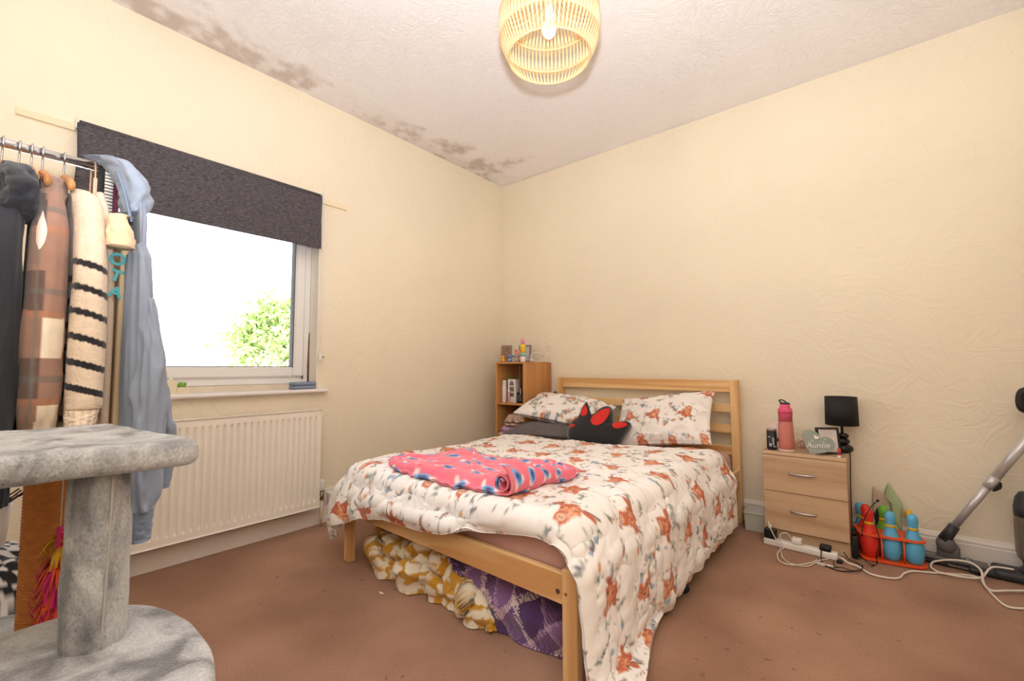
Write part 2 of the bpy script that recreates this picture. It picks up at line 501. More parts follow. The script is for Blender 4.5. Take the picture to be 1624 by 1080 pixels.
# carpet
def carpet():
    m = bpy.data.materials.new('brown_carpet'); m.use_nodes = True
    nt = m.node_tree; N = nt.nodes; L = nt.links; b = N['Principled BSDF']
    b.inputs['Roughness'].default_value = 0.95; b.inputs['Specular IOR Level'].default_value = 0.1
    b.inputs['Sheen Weight'].default_value = 0.15
    tc = N.new('ShaderNodeTexCoord')
    big = N.new('ShaderNodeTexNoise'); big.inputs['Scale'].default_value = 2.0; big.inputs['Detail'].default_value = 5
    fine = N.new('ShaderNodeTexNoise'); fine.inputs['Scale'].default_value = 170; fine.inputs['Detail'].default_value = 2
    sp = N.new('ShaderNodeTexNoise'); sp.inputs['Scale'].default_value = 26; sp.inputs['Detail'].default_value = 4
    for n in (big, fine, sp): L.new(tc.outputs['Object'], n.inputs['Vector'])
    c1 = N.new('ShaderNodeValToRGB'); c1.color_ramp.elements[0].color = (*C(142, 104, 82), 1); c1.color_ramp.elements[1].color = (*C(174, 134, 110), 1)
    c1.color_ramp.elements[0].position = 0.32; c1.color_ramp.elements[1].position = 0.68
    L.new(big.outputs['Fac'], c1.inputs['Fac'])
    mr = N.new('ShaderNodeMapRange'); mr.inputs['From Min'].default_value = 0.25; mr.inputs['From Max'].default_value = 0.75; mr.inputs['To Min'].default_value = 0.82; mr.inputs['To Max'].default_value = 1.15
    L.new(fine.outputs['Fac'], mr.inputs['Value'])
    mx = N.new('ShaderNodeMix'); mx.data_type = 'RGBA'; mx.blend_type = 'MULTIPLY'; mx.inputs['Factor'].default_value = 1
    L.new(c1.outputs['Color'], mx.inputs['A']); L.new(mr.outputs['Result'], mx.inputs['B'])
    c2 = N.new('ShaderNodeValToRGB'); c2.color_ramp.elements[0].position = 0.66; c2.color_ramp.elements[1].position = 0.74
    c2.color_ramp.elements[0].color = (0, 0, 0, 1); c2.color_ramp.elements[1].color = (0.6, 0.6, 0.6, 1)
    L.new(sp.outputs['Fac'], c2.inputs['Fac'])
    m2 = N.new('ShaderNodeMix'); m2.data_type = 'RGBA'; m2.inputs['B'].default_value = (*C(84, 60, 48), 1)
    L.new(c2.outputs['Color'], m2.inputs['Factor']); L.new(mx.outputs['Result'], m2.inputs['A'])
    L.new(m2.outputs['Result'], b.inputs['Base Color'])
    bp = N.new('ShaderNodeBump'); bp.inputs['Strength'].default_value = 0.5; bp.inputs['Distance'].default_value = 0.003
    L.new(fine.outputs['Fac'], bp.inputs['Height']); L.new(bp.outputs['Normal'], b.inputs['Normal'])
    return m
structure(box('floor', (0, RY, -0.1), (RX, 0, 0.0), carpet()))

# skirting boards with a moulded top edge
SK = [(0, 0), (0.018, 0), (0.018, 0.098), (0.014, 0.102), (0.016, 0.112), (0.013, 0.120), (0.007, 0.124), (0.005, 0.131), (0, 0.134)]
def skirting(name, a, b, nrm):
    V = []
    for p in (a, b):
        for d, h in SK: V.append((p[0] + nrm[0] * d, p[1] + nrm[1] * d, h))
    n = len(SK)
    F = [(i, (i + 1) % n, n + (i + 1) % n, n + i) for i in range(n)] + [tuple(range(n)), tuple(range(2 * n - 1, n - 1, -1))]
    bm = bmesh.new(); bm.from_mesh(mesh_of(name, V, F))
    structure(link(name, bm_mesh(name, bm), WHITE_GLOSS))
skirting('baseboard_back', (0, 0), (RX, 0), (0, -1))
skirting('baseboard_left', (0, 0), (0, RY), (1, 0))
skirting('baseboard_right', (RX, 0), (RX, RY), (-1, 0))

# ---------------------------------------------------------------- window
win = empty('window_1', (-0.1, (WY0 + WY1) / 2, WZ0)); win['kind'] = 'structure'
win.location = (0, 0, 0)
def ring(name, y0, y1, z0, z1, w, x0, x1, m, parent, bev=0.006):
    bm = bmesh.new()
    box_bm(bm, (x0, y0, z0), (x1, y0 + w, z1), bev); box_bm(bm, (x0, y1 - w, z0), (x1, y1, z1), bev)
    box_bm(bm, (x0, y0 + w, z0), (x1, y1 - w, z0 + w), bev); box_bm(bm, (x0, y0 + w, z1 - w), (x1, y1 - w, z1), bev)
    return link(name, bm_mesh(name, bm), m, parent)
fz0 = WZ0 + 0.035
ring('frame', WY0, WY1, fz0, WZ1, 0.055, -0.17, -0.105, WHITE_PVC, win)
ring('sash', WY0 + 0.045, WY1 - 0.045, fz0 + 0.045, WZ1 - 0.045, 0.065, -0.165, -0.085, WHITE_PVC, win, 0.01)
ring('gasket', WY0 + 0.106, WY1 - 0.106, fz0 + 0.106, WZ1 - 0.106, 0.008, -0.15, -0.098, mat('black_rubber', C(45, 42, 42), 0.7), win, 0)
glass = bpy.data.materials.new('window_glass'); glass.use_nodes = True
_n = glass.node_tree.nodes; _l = glass.node_tree.links; _n.remove(_n['Principled BSDF'])
_t = _n.new('ShaderNodeBsdfTransparent'); _g = _n.new('ShaderNodeBsdfGlossy'); _g.inputs['Roughness'].default_value = 0.03
_m = _n.new('ShaderNodeMixShader'); _f = _n.new('ShaderNodeFresnel'); _f.inputs['IOR'].default_value = 1.35
_l.new(_f.outputs[0], _m.inputs[0]); _l.new(_t.outputs[0], _m.inputs[1]); _l.new(_g.outputs[0], _m.inputs[2]); _l.new(_m.outputs[0], _n['Material Output'].inputs['Surface'])
box('pane', (-0.128, WY0 + 0.112, fz0 + 0.112), (-0.124, WY1 - 0.112, WZ1 - 0.112), glass, win)
# dark mould streaks in the sash corner, drawn as thin grime beads
GRIME = mat('brown_grime', C(120, 88, 60), 0.9, var=(60, 0.3))
tube('grime_bead', [(-0.104, WY1 - 0.006, fz0 + 0.01), (-0.104, WY1 - 0.007, fz0 + 0.12), (-0.104, WY1 - 0.006, fz0 + 0.34)], [0.007, 0.008, 0.003], GRIME, win, 6)
tube('grime_bead', [(-0.104, WY1 - 0.044, fz0 + 0.03), (-0.104, WY1 - 0.045, fz0 + 0.15)], [0.005, 0.002], GRIME, win, 6)
box('frame_packer', (-0.17, WY0, WZ0), (-0.1, WY1, fz0), mat('aged_white_frame', C(226, 212, 190), 0.5, var=(12, 0.08)), win)
REV = mat('white_reveal_paint', C(246, 240, 228), 0.6, var=(5, 0.04))
box('reveal_lining', (-0.104, WY1 - 0.004, WZ0 + 0.006), (0.0, WY1, WZ1), REV, win)
box('reveal_lining', (-0.104, WY0, WZ0 + 0.006), (0.0, WY0 + 0.004, WZ1), REV, win)
# sill board
def sill_outline():
    pts = [(-0.1, 0.0), (0.045, 0.0)]
    pts += [(0.045 + 0.012 * math.sin(a), 0.012 - 0.012 * math.cos(a) * 1.0) for a in np.linspace(0.2, PI - 0.2, 7)]
    pts += [(0.045, 0.024), (-0.1, 0.024)]
    return pts
so = sill_outline(); n = len(so); ya, yb = WY0 - 0.03, -1.802
V = [(x, ya, WZ0 - 0.02 + z) for x, z in so] + [(x, yb, WZ0 - 0.02 + z) for x, z in so]
F = [(i, (i + 1) % n, n + (i + 1) % n, n + i) for i in range(n)] + [tuple(range(n)), tuple(range(2 * n - 1, n - 1, -1))]
# the board is notched round the reveal: behind the wall face it stays within the opening
Vn = []
for x, y, z in V:
    Vn.append((x, y, z))
bm = bmesh.new()
box_bm(bm, (-0.105, WY0, WZ0 - 0.004), (0.002, WY1, WZ0 + 0.004))
bm2 = bmesh.new()
Vs = [(max(x, 0.0), y, z) for x, y, z in Vn]
vv = [bm.verts.new(q) for q in Vs]
for f in F:
    try: bm.faces.new([vv[i] for i in f])
    except ValueError: pass
bm2.free()
bmesh.ops.remove_doubles(bm, verts=bm.verts, dist=1e-5)
structure(link('trim_1', bm_mesh('trim_1', bm), mat('white_sill_paint', C(240, 234, 232), 0.4)))
# painted timber batten across the top of the window
structure(box('trim_2', (0.0, -3.204, 2.09), (0.014, -1.669, 2.122), CREAM_PAINT, bevel=0.003))

# ---------------------------------------------------------------- outside
structure(box('ground', (-60, -50, -3.1), (-0.6, 40, -3.0), mat('pale_ground_outside', C(190, 190, 175), 0.9)))
# ---------------------------------------------------------------- roller blind
def fabric_blind():
    m = bpy.data.materials.new('charcoal_slub_fabric'); m.use_nodes = True
    nt = m.node_tree; N = nt.nodes; L = nt.links; b = N['Principled BSDF']
    b.inputs['Roughness'].default_value = 0.8
    tc = N.new('ShaderNodeTexCoord'); mp = N.new('ShaderNodeMapping'); mp.inputs['Scale'].default_value = (1, 60, 200)
    mp.inputs['Rotation'].default_value = (0.7, 0, 0)
    L.new(tc.outputs['Object'], mp.inputs['Vector'])
    nz = N.new('ShaderNodeTexNoise'); nz.inputs['Scale'].default_value = 1.0; nz.inputs['Detail'].default_value = 4; nz.inputs['Distortion'].default_value = 1.0
    L.new(mp.outputs['Vector'], nz.inputs['Vector'])
    cr = N.new('ShaderNodeValToRGB'); cr.color_ramp.elements[0].color = (*C(48, 45, 50), 1); cr.color_ramp.elements[1].color = (*C(108, 102, 108), 1)
    cr.color_ramp.elements[0].position = 0.35; cr.color_ramp.elements[1].position = 0.75
    L.new(nz.outputs['Fac'], cr.inputs['Fac']); L.new(cr.outputs['Color'], b.inputs['Base Color'])
    return m
FB = fabric_blind()
bl = empty('roller_blind', (0, 0, 0), label='charcoal grey roller blind half lowered over the window', cat='blind')
by0, by1, bz1, bz0 = -3.02, -1.866, 2.118, 1.772
nu, nv = 60, 24
gy, gz = np.meshgrid(np.linspace(by0, by1, nu), np.linspace(0, 1, nv), indexing='ij')
xx = 0.052 + 0.004 * np.sin(gz * 3) * 1.0
wv = 1 - 0.012 * np.clip(1 - np.abs(gz - 0.45) * 2, 0, 1)
P = np.stack([xx + 0.002 * fbm(gy * 3, gz * 2, 0, 2), (gy - (by0 + by1) / 2) * wv + (by0 + by1) / 2, bz1 - gz * (bz1 - bz0)], -1)
V, F, _ = two_sided(P, 0.0008)
link('fabric', fast_mesh('fabric', V, F), FB, bl)
tube('roller', [(0.035, by0 + 0.01, 2.118), (0.035, by1 - 0.01, 2.118)], 0.019, FB, bl, 16)
box('bottom_bar', (0.047, by0 + 0.004, bz0 - 0.002), (0.060, by1 - 0.004, bz0 + 0.026), FB, bl, 0.004)
for yy in (by0 - 0.004, by1):
    box('bracket', (0.0, yy, 2.09), (0.058, yy + 0.005, 2.142), WHITE_PL, bl, 0.002)
ch0 = by1 + 0.014
tube('chain', [(0.03, ch0, 2.118), (0.03, ch0 - 0.002, 1.7), (0.03, ch0, 1.10), (0.036, ch0 + 0.006, 1.03), (0.044, ch0 + 0.004, 1.10), (0.046, ch0 + 0.004, 1.6), (0.05, ch0 + 0.001, 2.118), (0.04, ch0, 2.137)],
     0.0022, WHITE_PL, bl, 6, True, curve=8)
box('chain_weight', (0.03, ch0 - 0.004, 1.04), (0.046, ch0 + 0.012, 1.105), WHITE_PL, bl, 0.004)
box('chain_clip', (0.0, ch0 + 0.012, 1.065), (0.04, ch0 + 0.032, 1.073), mat('grey_clip', C(150, 140, 130), 0.4), bl, 0.002)

# ---------------------------------------------------------------- radiator
rad = empty('radiator', (0, 0, 0), label='long cream panel radiator mounted under the window', cat='radiator')
RADM = mat('cream_radiator_enamel', C(246, 238, 226), 0.35, var=(3, 0.03))
r0, r1, rz0, rz1 = -3.066, -1.866, 0.135, 0.735
pitch = 1.2 / 36
nu, nv = 36 * 10 + 1, 26
u = np.linspace(0, 36, nu); v = np.concatenate([[0, 0.02, 0.055, 0.06, 0.07, 0.085, 0.1], np.linspace(0.12, 0.88, 12), [0.9, 0.915, 0.93, 0.94, 0.945, 0.98, 1.0]])
nv = len(v)
gu, gv = np.meshgrid(u, v, indexing='ij')
fr = np.abs((gu % 1) - 0.5) * 2          # 1 at groove centre
gro = np.clip((fr - 0.55) / 0.25, 0, 1); gro = gro * gro * (3 - 2 * gro)
msk = np.clip((np.minimum(gv, 1 - gv) - 0.06) / 0.03, 0, 1)
edge = (gu > 0.5) & (gu < 35.5)
P = np.stack([0.108 - 0.013 * gro * msk * edge, r0 + gu * pitch, rz0 + gv * (rz1 - rz0)], -1)
V, F, _ = two_sided(P, 0.0008)
link('front_panel', fast_mesh('front_panel', V, F, True), RADM, rad)
box('rear_panel', (0.04, r0 + 0.005, rz0 + 0.01), (0.052, r1 - 0.005, rz1 - 0.01), RADM, rad, 0.004)
box('top_grille', (0.045, r0, rz1 - 0.03), (0.1075, r1, rz1 + 0.002), RADM, rad, 0.006)
box('end_panel', (0.045, r1 - 0.001, rz0 + 0.015), (0.107, r1 + 0.002, rz1 - 0.005), RADM, rad, 0.002)
box('end_panel', (0.045, r0 - 0.002, rz0 + 0.015), (0.107, r0 + 0.001, rz1 - 0.005), RADM, rad, 0.002)
box('bottom_seam', (0.05, r0, rz0 - 0.004), (0.1085, r1, rz0 + 0.012), RADM, rad, 0.004)
for yy in (r0 + 0.2, r1 - 0.2): box('bracket', (0.0, yy - 0.015, 0.2), (0.045, yy + 0.015, 0.68), RADM, rad)
tube('pipe', [(0.07, r1 + 0.03, 0.0), (0.07, r1 + 0.03, 0.17)], 0.0075, mat('cream_pipe', C(228, 210, 188), 0.4), rad, 10)
vlv = lathe('valve_body', [(0.010, 0), (0.013, 0.004), (0.013, 0.03), (0.010, 0.034), (0.010, 0.06)], mat('brass', C(150, 130, 96), 0.35, metal=1.0), rad, 14, loc=(0.07, r1 + 0.03, 0.165))
tube('valve_tail', [(0.07, r1 + 0.03, 0.185), (0.07, r1 - 0.002, 0.185)], 0.009, MATS['brass'], rad, 10)
prof = [(0.013, 0.22), (0.019, 0.225), (0.0195, 0.235)]
lathe('valve_head', [(0.012, 0), (0.018, 0.004), (0.019, 0.02), (0.0185, 0.05), (0.016, 0.068), (0.006, 0.073), (0, 0.073)], WHITE_PL, rad, 14, loc=(0.07, r1 + 0.03, 0.222))
# small wall socket beyond the valve
sk = empty('wall_socket', (0, 0, 0), label='small white wall socket above the skirting beside the radiator valve', cat='socket')
q = on_x(523, 785, 0.02)
box('back_box', (0.0, q[1] - 0.036, q[2] - 0.05), (0.02, q[1] + 0.036, q[2] + 0.045), WHITE_PL, sk, 0.004)
box('plug', (0.02, q[1] - 0.024, q[2] - 0.03), (0.055, q[1] + 0.02, q[2] + 0.025), WHITE_PL, sk, 0.006)
tube('fuse_cap', [(0.055, q[1], q[2] - 0.005), (0.057, q[1], q[2] - 0.005)], 0.006, mat('pale_blue_plastic', C(120, 150, 190), 0.5), sk, 10)

# ---------------------------------------------------------------- on the sill
hs = empty('house_ornament', (0, 0, 0), label='small white house-shaped planter with a green plant on the sill', cat='ornament')
q = on_x(271, 612, 0.02); q[2] = WZ0 + 0.004
prism('house_front', [(-0.022, 0), (0.022, 0), (0.022, 0.055), (0.0, 0.085), (-0.022, 0.055)], -0.02, 0.02, mat('cream_ceramic', C(240, 228, 200), 0.4), hs, loc=(q[0], q[1], q[2]), rot=(PI / 2, 0, PI / 2))
box('pot', (q[0] - 0.02, q[1] + 0.018, q[2]), (q[0] + 0.02, q[1] + 0.075, q[2] + 0.035), MATS['cream_ceramic'], hs, 0.003)
LEAFG = mat('bright_green_leaf', C(120, 170, 40), 0.5, var=(30, 0.2))
for k in range(12):
    a = k * 2.4; r = 0.006 + 0.018 * random.random()
    c = np.array([q[0] + r * math.cos(a) * 0.7, q[1] + 0.047 + r * math.sin(a) * 1.1, q[2] + 0.045 + 0.010 * random.random()])
    lathe('leaf', [(0, -0.011), (0.008, -0.006), (0.011, 0.0), (0.007, 0.007), (0, 0.010)], LEAFG, hs, 8, loc=tuple(c), rot=(random.uniform(-.8, .8), random.uniform(-.8, .8), a), sx=0.5)
cs = empty('glasses_case', (0, 0, 0), label='blue grey fabric glasses case lying on the window sill', cat='case')
q0 = on_x(480, 610, 0.0)
cs.location = (0.002, q0[1], WZ0 + 0.004); cs.rotation_euler = (0, 0, 0.22)
CASEM = mat('blue_grey_fabric', C(136, 150, 172), 0.85, bump=(400, 0.5), var=(300, 0.2))
box('case_bottom', (-0.035, -0.078, 0.0), (0.035, 0.078, 0.022), CASEM, cs, 0.012, 4, True)
box('case_lid', (-0.035, -0.078, 0.0225), (0.035, 0.078, 0.046), CASEM, cs, 0.014, 4, True)
# ---------------------------------------------------------------- tree and far houses outside
def leaf_tree(name, base, crown_c, crown_r, nleaf, label, seed, lsz=0.07):
    rg = np.random.RandomState(seed)
    t = empty(name, tuple(base), label=label, cat='tree')
    bx = np.array(base)
    TR = mat('tree_bark', C(110, 95, 80), 0.9, var=(8, 0.2))
    cc = np.array(crown_c) - bx
    tube('trunk', [(0, 0, 0), (0.05, 0.04, cc[2] * 0.4), tuple(cc * 0.85)], [0.16, 0.12, 0.05], TR, t, 10, curve=4)
    brs = []
    clumps = []
    for k in range(26):
        d = rg.normal(size=3); d /= np.linalg.norm(d); d[2] = abs(d[2]) * 0.9 - 0.25
        e = cc + d * np.array(crown_r) * rg.uniform(0.55, 0.95)
        brs.append(([tuple(cc * 0.6), tuple((cc * 0.6 + e) / 2 + rg.normal(size=3) * 0.1), tuple(e)], [0.04, 0.025, 0.008]))
        clumps.append(e)
    tubes('branches', brs, TR, t, 5)
    n = nleaf
    ci = rg.randint(0, len(clumps), n)
    pos = np.array(clumps)[ci] + rg.normal(size=(n, 3)) * np.array(crown_r) * 0.22
    A = rg.normal(size=(n, 3)); A /= np.linalg.norm(A, axis=1, keepdims=True)
    B = np.cross(A, rg.normal(size=(n, 3))); B /= np.linalg.norm(B, axis=1, keepdims=True)
    s = lsz * rg.uniform(0.6, 1.3, (n, 1))
    Vq = np.stack([pos - A * s, pos + B * s * 0.45, pos + A * s, pos - B * s * 0.45], 1).reshape(-1, 3)
    o = link('foliage', fast_mesh('foliage', Vq, np.arange(4 * n).reshape(-1, 4), False), mat('fresh_leaf_green', C(160, 182, 112), 0.6, var=(2, 0.25)), t)
    o['kind'] = 'stuff'
q = on_x(440, 535, -11.0)
leaf_tree('tree', (-11.0, q[1] + 0.3, -3.0), (-11.0, q[1] + 0.4, q[2] - 0.2), (1.3, 1.6, 1.5), 9000, 'bushy green tree beyond the window pane', 5, 0.11)
HW = mat('pale_render_wall', C(226, 222, 214), 0.9); HR = mat('pale_slate_roof', C(196, 192, 194), 0.8, var=(3, 0.08))
def house(y, x, w, d, h, label):
    hh = empty('house', (x, y, -3.0), label=label, cat='house')
    box('wall', (-d / 2, -w / 2, 0), (d / 2, w / 2, h), HW, hh)
    prism('roof', [(-d / 2 - 0.3, h), (d / 2 + 0.3, h), (0, h + 1.8)], -w / 2, w / 2, HR, hh, rot=(PI / 2, 0, 0))
    box('chimney', (-0.4, w * 0.3, h + 1.2), (0.4, w * 0.3 + 0.8, h + 2.6), HW, hh)
    for k in (-0.28, 0.28):
        f = box('window', (d / 2, w * k - 0.6, h * 0.55), (d / 2 + 0.05, w * k + 0.6, h * 0.85), WHITE_PVC, hh)
        box('pane', (d / 2 + 0.05, w * k - 0.5, h * 0.57), (d / 2 + 0.07, w * k + 0.5, h * 0.83), mat('dull_glass', C(150, 158, 165), 0.2), f)
house(on_x(300, 560, -42.0)[1], -42.0, 9, 6, 3.2, 'pale rendered house far off outside with a slate roof')
# ================================================================ BED
BED_LOC, BED_RZ = (1.392, -0.03, 0.0), -0.0236
BEDM = Matrix.Translation(BED_LOC) @ Matrix.Rotation(BED_RZ, 4, 'Z')
bed = empty('bed', BED_LOC, BED_RZ, 'pine double bed frame with slatted headboard', 'bed')
HWD, FT = 0.715, -1.985
for s in (-1, 1):
    a, b = sorted((s * HWD, s * (HWD - 0.05)))
    box('head_post', (a, -0.055, 0), (b, 0.0, 0.913), PINE_Z, bed, 0.004)
    a, b = sorted((s * HWD, s * (HWD - 0.056)))
    box('foot_leg', (a, FT, 0), (b, FT + 0.034, 0.352), PINE_Z, bed, 0.004)
    a, b = sorted((s * (HWD - 0.004), s * (HWD - 0.028)))
    box('side_rail', (a, FT + 0.034, 0.238), (b, -0.055, 0.337), PINE_Y, bed, 0.003)
    a, b = sorted((s * (HWD - 0.028), s * (HWD - 0.06)))
    box('slat_ledge', (a, FT + 0.04, 0.245), (b, -0.06, 0.272), PINE_Y, bed)
for z0, z1 in ((0.832, 0.911), (0.70, 0.754), (0.563, 0.621), (0.425, 0.484)):
    box('headboard_slat', (-HWD + 0.05, -0.042, z0), (HWD - 0.05, -0.018, z1), PINE_X, bed, 0.004)
box('foot_rail', (-HWD + 0.056, FT + 0.004, 0.238), (HWD - 0.056, FT + 0.028, 0.337), PINE_X, bed, 0.004)
box('support_leg', (HWD - 0.058, -1.06, 0), (HWD - 0.028, -1.005, 0.245), PINE_Z, bed, 0.003)
for k in range(13):
    y = -0.12 - k * 0.147
    box('base_slat', (-HWD + 0.03, y - 0.035, 0.272), (HWD - 0.03, y + 0.035, 0.289), PINE_X, bed)
BOLT = mat('dark_bolt', C(110, 92, 84), 0.5, metal=0.6); DOW = mat('brass_dowel', C(170, 140, 80), 0.4, metal=0.6)
def disc(name, c, nrm, r, m, parent):
    c = np.array(c); n_ = np.array(nrm)
    return tube(name, [tuple(c - n_ * 0.002), tuple(c + n_ * 0.0015)], r, m, parent, 14, smooth=False)
disc('bolt', (HWD - 0.074, FT + 0.004, 0.276), (0, -1, 0), 0.008, BOLT, bed)
disc('dowel', (HWD - 0.040, FT, 0.278), (0, -1, 0), 0.0055, DOW, bed)
disc('dowel', (HWD, FT + 0.017, 0.292), (1, 0, 0), 0.006, BOLT, bed)
disc('bolt', (-HWD + 0.074, FT + 0.004, 0.276), (0, -1, 0), 0.008, BOLT, bed)

MTOP = 0.452
mt = empty('mattress', BED_LOC, BED_RZ, 'mattress in a dusky pink fitted sheet on the bed frame', 'mattress')
box('mattress_body', (-0.672, -1.952, 0.289), (0.672, -0.062, MTOP), mat('dusky_pink_sheet', C(212, 170, 162), 0.85, bump=(60, 0.2), var=(14, 0.05)), mt, 0.05, 4, True)

# ---------------------------------------------------------------- prints
WHITE_COTTON = np.array(C(244, 238, 234))
def cow(cv, x, y, sz, ang, flip):
    """a shaggy long-horned cow's head with sprigs"""
    ca, sa = math.cos(ang), math.sin(ang)
    def T(u, v):
        u *= flip
        return x + sz * (u * ca - v * sa), y + sz * (u * sa + v * ca)
    def E(u, v, ru, rv, a, col, al=1.0, w=0.0):
        px, py = T(u, v); cv.ell(px, py, ru * sz, rv * sz, ang + a * flip, col, al, w)
    red, org, lite, dark = C(196, 104, 72), C(224, 144, 100), C(244, 210, 182), C(118, 66, 54)
    gr, sage, blue, ochre = C(104, 118, 108), C(150, 164, 150), C(140, 164, 200), C(216, 152, 82)
    for _ in range(22):
        a = random.uniform(0, 2 * PI); r = random.uniform(0.55, 0.98)
        E(r * math.cos(a), r * math.sin(a), 0.075, 0.024, random.uniform(0, PI), random.choice([gr, sage, C(90, 92, 104), gr]), 0.85)
    for _ in range(3):
        a = random.uniform(0, 2 * PI); E(0.72 * math.cos(a), 0.72 * math.sin(a), 0.07, 0.07, 0, random.choice([blue, ochre, ochre]), 0.8, 0.3)
    # ears, head, fringe
    E(-0.42, 0.24, 0.17, 0.10, -0.4, red); E(0.42, 0.24, 0.17, 0.10, 0.4, red)
    E(0, 0.14, 0.34, 0.34, 0, red, 1, 0.25); E(0, -0.16, 0.27, 0.34, 0, org, 1, 0.25); E(0, -0.30, 0.24, 0.22, 0, red, 0.9, 0.2)
    for _ in range(26):
        u = random.uniform(-0.28, 0.24); v = random.uniform(-0.25, 0.36)
        p0 = T(u, v); p1 = T(u + random.uniform(-.05, .05), v - random.uniform(0.08, 0.2))
        cv.line([p0, p1], 0.025 * sz, random.choice([lite, org, dark, red, lite, lite]), 0.8)
    E(0, -0.36, 0.15, 0.09, 0, lite, 0.75); E(-0.06, -0.36, 0.03, 0.03, 0, dark); E(0.06, -0.36, 0.03, 0.03, 0, dark)
    E(-0.19, 0.0, 0.04, 0.05, 0, dark); E(0.19, 0.0, 0.04, 0.05, 0, dark)
    for q in (-1, 1):
        cv.line([T(q * 0.30, 0.32), T(q * 0.50, 0.40), T(q * 0.62, 0.56)], 0.055 * sz, C(110, 78, 66))
def sprig(cv, x, y, sz):
    a0 = random.uniform(0, 2 * PI)
    cv.line([(x - sz * math.cos(a0), y - sz * math.sin(a0)), (x + sz * math.cos(a0), y + sz * math.sin(a0))], 0.002, C(130, 136, 130), 0.7)
    for k in range(7):
        t = random.uniform(-1, 1) * sz
        cv.ell(x + t * math.cos(a0) + random.uniform(-.4, .4) * sz, y + t * math.sin(a0) + random.uniform(-.4, .4) * sz, 0.010, 0.0034, random.uniform(0, PI),
               random.choice([C(110, 122, 116), C(150, 160, 156), C(100, 100, 116), C(126, 140, 128)]), 0.85)
    if random.random() < 0.6: cv.ell(x + random.uniform(-1, 1) * sz, y + random.uniform(-1, 1) * sz, 0.009, 0.009, 0, random.choice([C(222, 160, 90), C(214, 120, 70), C(150, 172, 205)]), 0.9, 0.3)
def cow_print(w, h, res=320, sz=0.105, step=0.232, seed=3, cows=True):
    random.seed(seed)
    cv = Canvas(w, h, res, WHITE_COTTON)
    nx_, ny_ = int(w / step) + 2, int(h / step) + 2
    for i in range(nx_):
        for j in range(ny_):
            x, y = (i + (0.5 if j % 2 else 0)) * step, j * step
            for _ in range(6): sprig(cv, x + random.uniform(-.5, .5) * step, y + random.uniform(-.5, .5) * step, 0.022)
            if cows: cow(cv, x + random.uniform(-.02, .02), y + random.uniform(-.02, .02), sz * random.uniform(0.9, 1.1), random.choice([0, PI]) * 0 + random.uniform(-.45, .45) + PI, random.choice([-1, 1]))
            elif True:
                for _ in range(6): sprig(cv, x + random.uniform(-.5, .5) * step, y + random.uniform(-.5, .5) * step, 0.02)
    return cv
CLOTH = mat('printed_cotton', attr=True, rough=0.85, bump=(900, 0.15, 0.001), sheen=0.1)

# ---------------------------------------------------------------- duvet: a sheet dropped over the bed (position based)
def con(a, b, L, k):
    d = b - a; l = np.sqrt((d * d).sum(-1, keepdims=True)) + 1e-9
    c = (0.5 * k) * (1 - L / l) * d
    a += c; b -= c
def drape(P, collide, steps=220, iters=7, slack=None, bend=0.25, dt=0.018, fric=0.85):
    Lx = np.linalg.norm(P[1:] - P[:-1], axis=-1, keepdims=True); Ly = np.linalg.norm(P[:, 1:] - P[:, :-1], axis=-1, keepdims=True)
    if slack is not None:
        Lx *= slack[1:, :, None]; Ly *= slack[:, 1:, None]
    D1 = np.linalg.norm(P[1:, 1:] - P[:-1, :-1], axis=-1, keepdims=True) * 1.01; D2 = np.linalg.norm(P[1:, :-1] - P[:-1, 1:], axis=-1, keepdims=True) * 1.01
    Bx = np.linalg.norm(P[2:] - P[:-2], axis=-1, keepdims=True); By = np.linalg.norm(P[:, 2:] - P[:, :-2], axis=-1, keepdims=True)
    Q = P.copy(); vel = np.zeros_like(P)
    for st in range(steps):
        vel[..., 2] -= 9.8 * dt
        vel *= 0.965
        Q0 = Q.copy(); Q = Q + vel * dt
        for it in range(iters):
            for s in (0, 1):
                n = (Q.shape[0] - s) // 2 * 2; con(Q[s:s + n:2], Q[s + 1:s + n:2], Lx[s:s + n:2][:n // 2], 1.0)
                n = (Q.shape[1] - s) // 2 * 2; con(Q[:, s:s + n:2], Q[:, s + 1:s + n:2], Ly[:, s:s + n:2][:, :n // 2], 1.0)
            for s in (0, 1):
                m = (Q.shape[0] - s) // 2 * 2
                con(Q[s:s + m:2, :-1], Q[s + 1:s + m:2, 1:], D1[s:s + m:2], 0.35)
                con(Q[s:s + m:2, 1:], Q[s + 1:s + m:2, :-1], D2[s:s + m:2], 0.35)
            if bend:
                for s in range(4):
                    idx = np.arange(s, Q.shape[0] - 2, 4)
                    a = Q[idx]; b = Q[idx + 2]; con(a, b, Bx[idx], bend); Q[idx] = a; Q[idx + 2] = b
                    idx = np.arange(s, Q.shape[1] - 2, 4)
                    a = Q[:, idx]; b = Q[:, idx + 2]; con(a, b, By[:, idx], bend); Q[:, idx] = a; Q[:, idx + 2] = b
            hit = collide(Q)
            Q[..., :2] = np.where(hit[..., None], Q[..., :2] + (Q0[..., :2] - Q[..., :2]) * fric, Q[..., :2])
        vel = (Q - Q0) / dt
        vel[hit] *= 0.25
    return Q

def cub_up(P, n0, n1):
    """smooth up-sampling of a grid"""
    def up(A, n):
        m = A.shape[0]; t = np.linspace(0, m - 1, n); i = np.clip(t.astype(int), 0, m - 2); f = (t - i)[:, None, None]
        p0, p1, p2, p3 = A[np.maximum(i - 1, 0)], A[i], A[i + 1], A[np.minimum(i + 2, m - 1)]
        return 0.5 * (2 * p1 + (p2 - p0) * f + (2 * p0 - 5 * p1 + 4 * p2 - p3) * f ** 2 + (3 * p1 - p0 - 3 * p2 + p3) * f ** 3)
    A = up(P, n0)
    return up(A.transpose(1, 0, 2), n1).transpose(1, 0, 2)

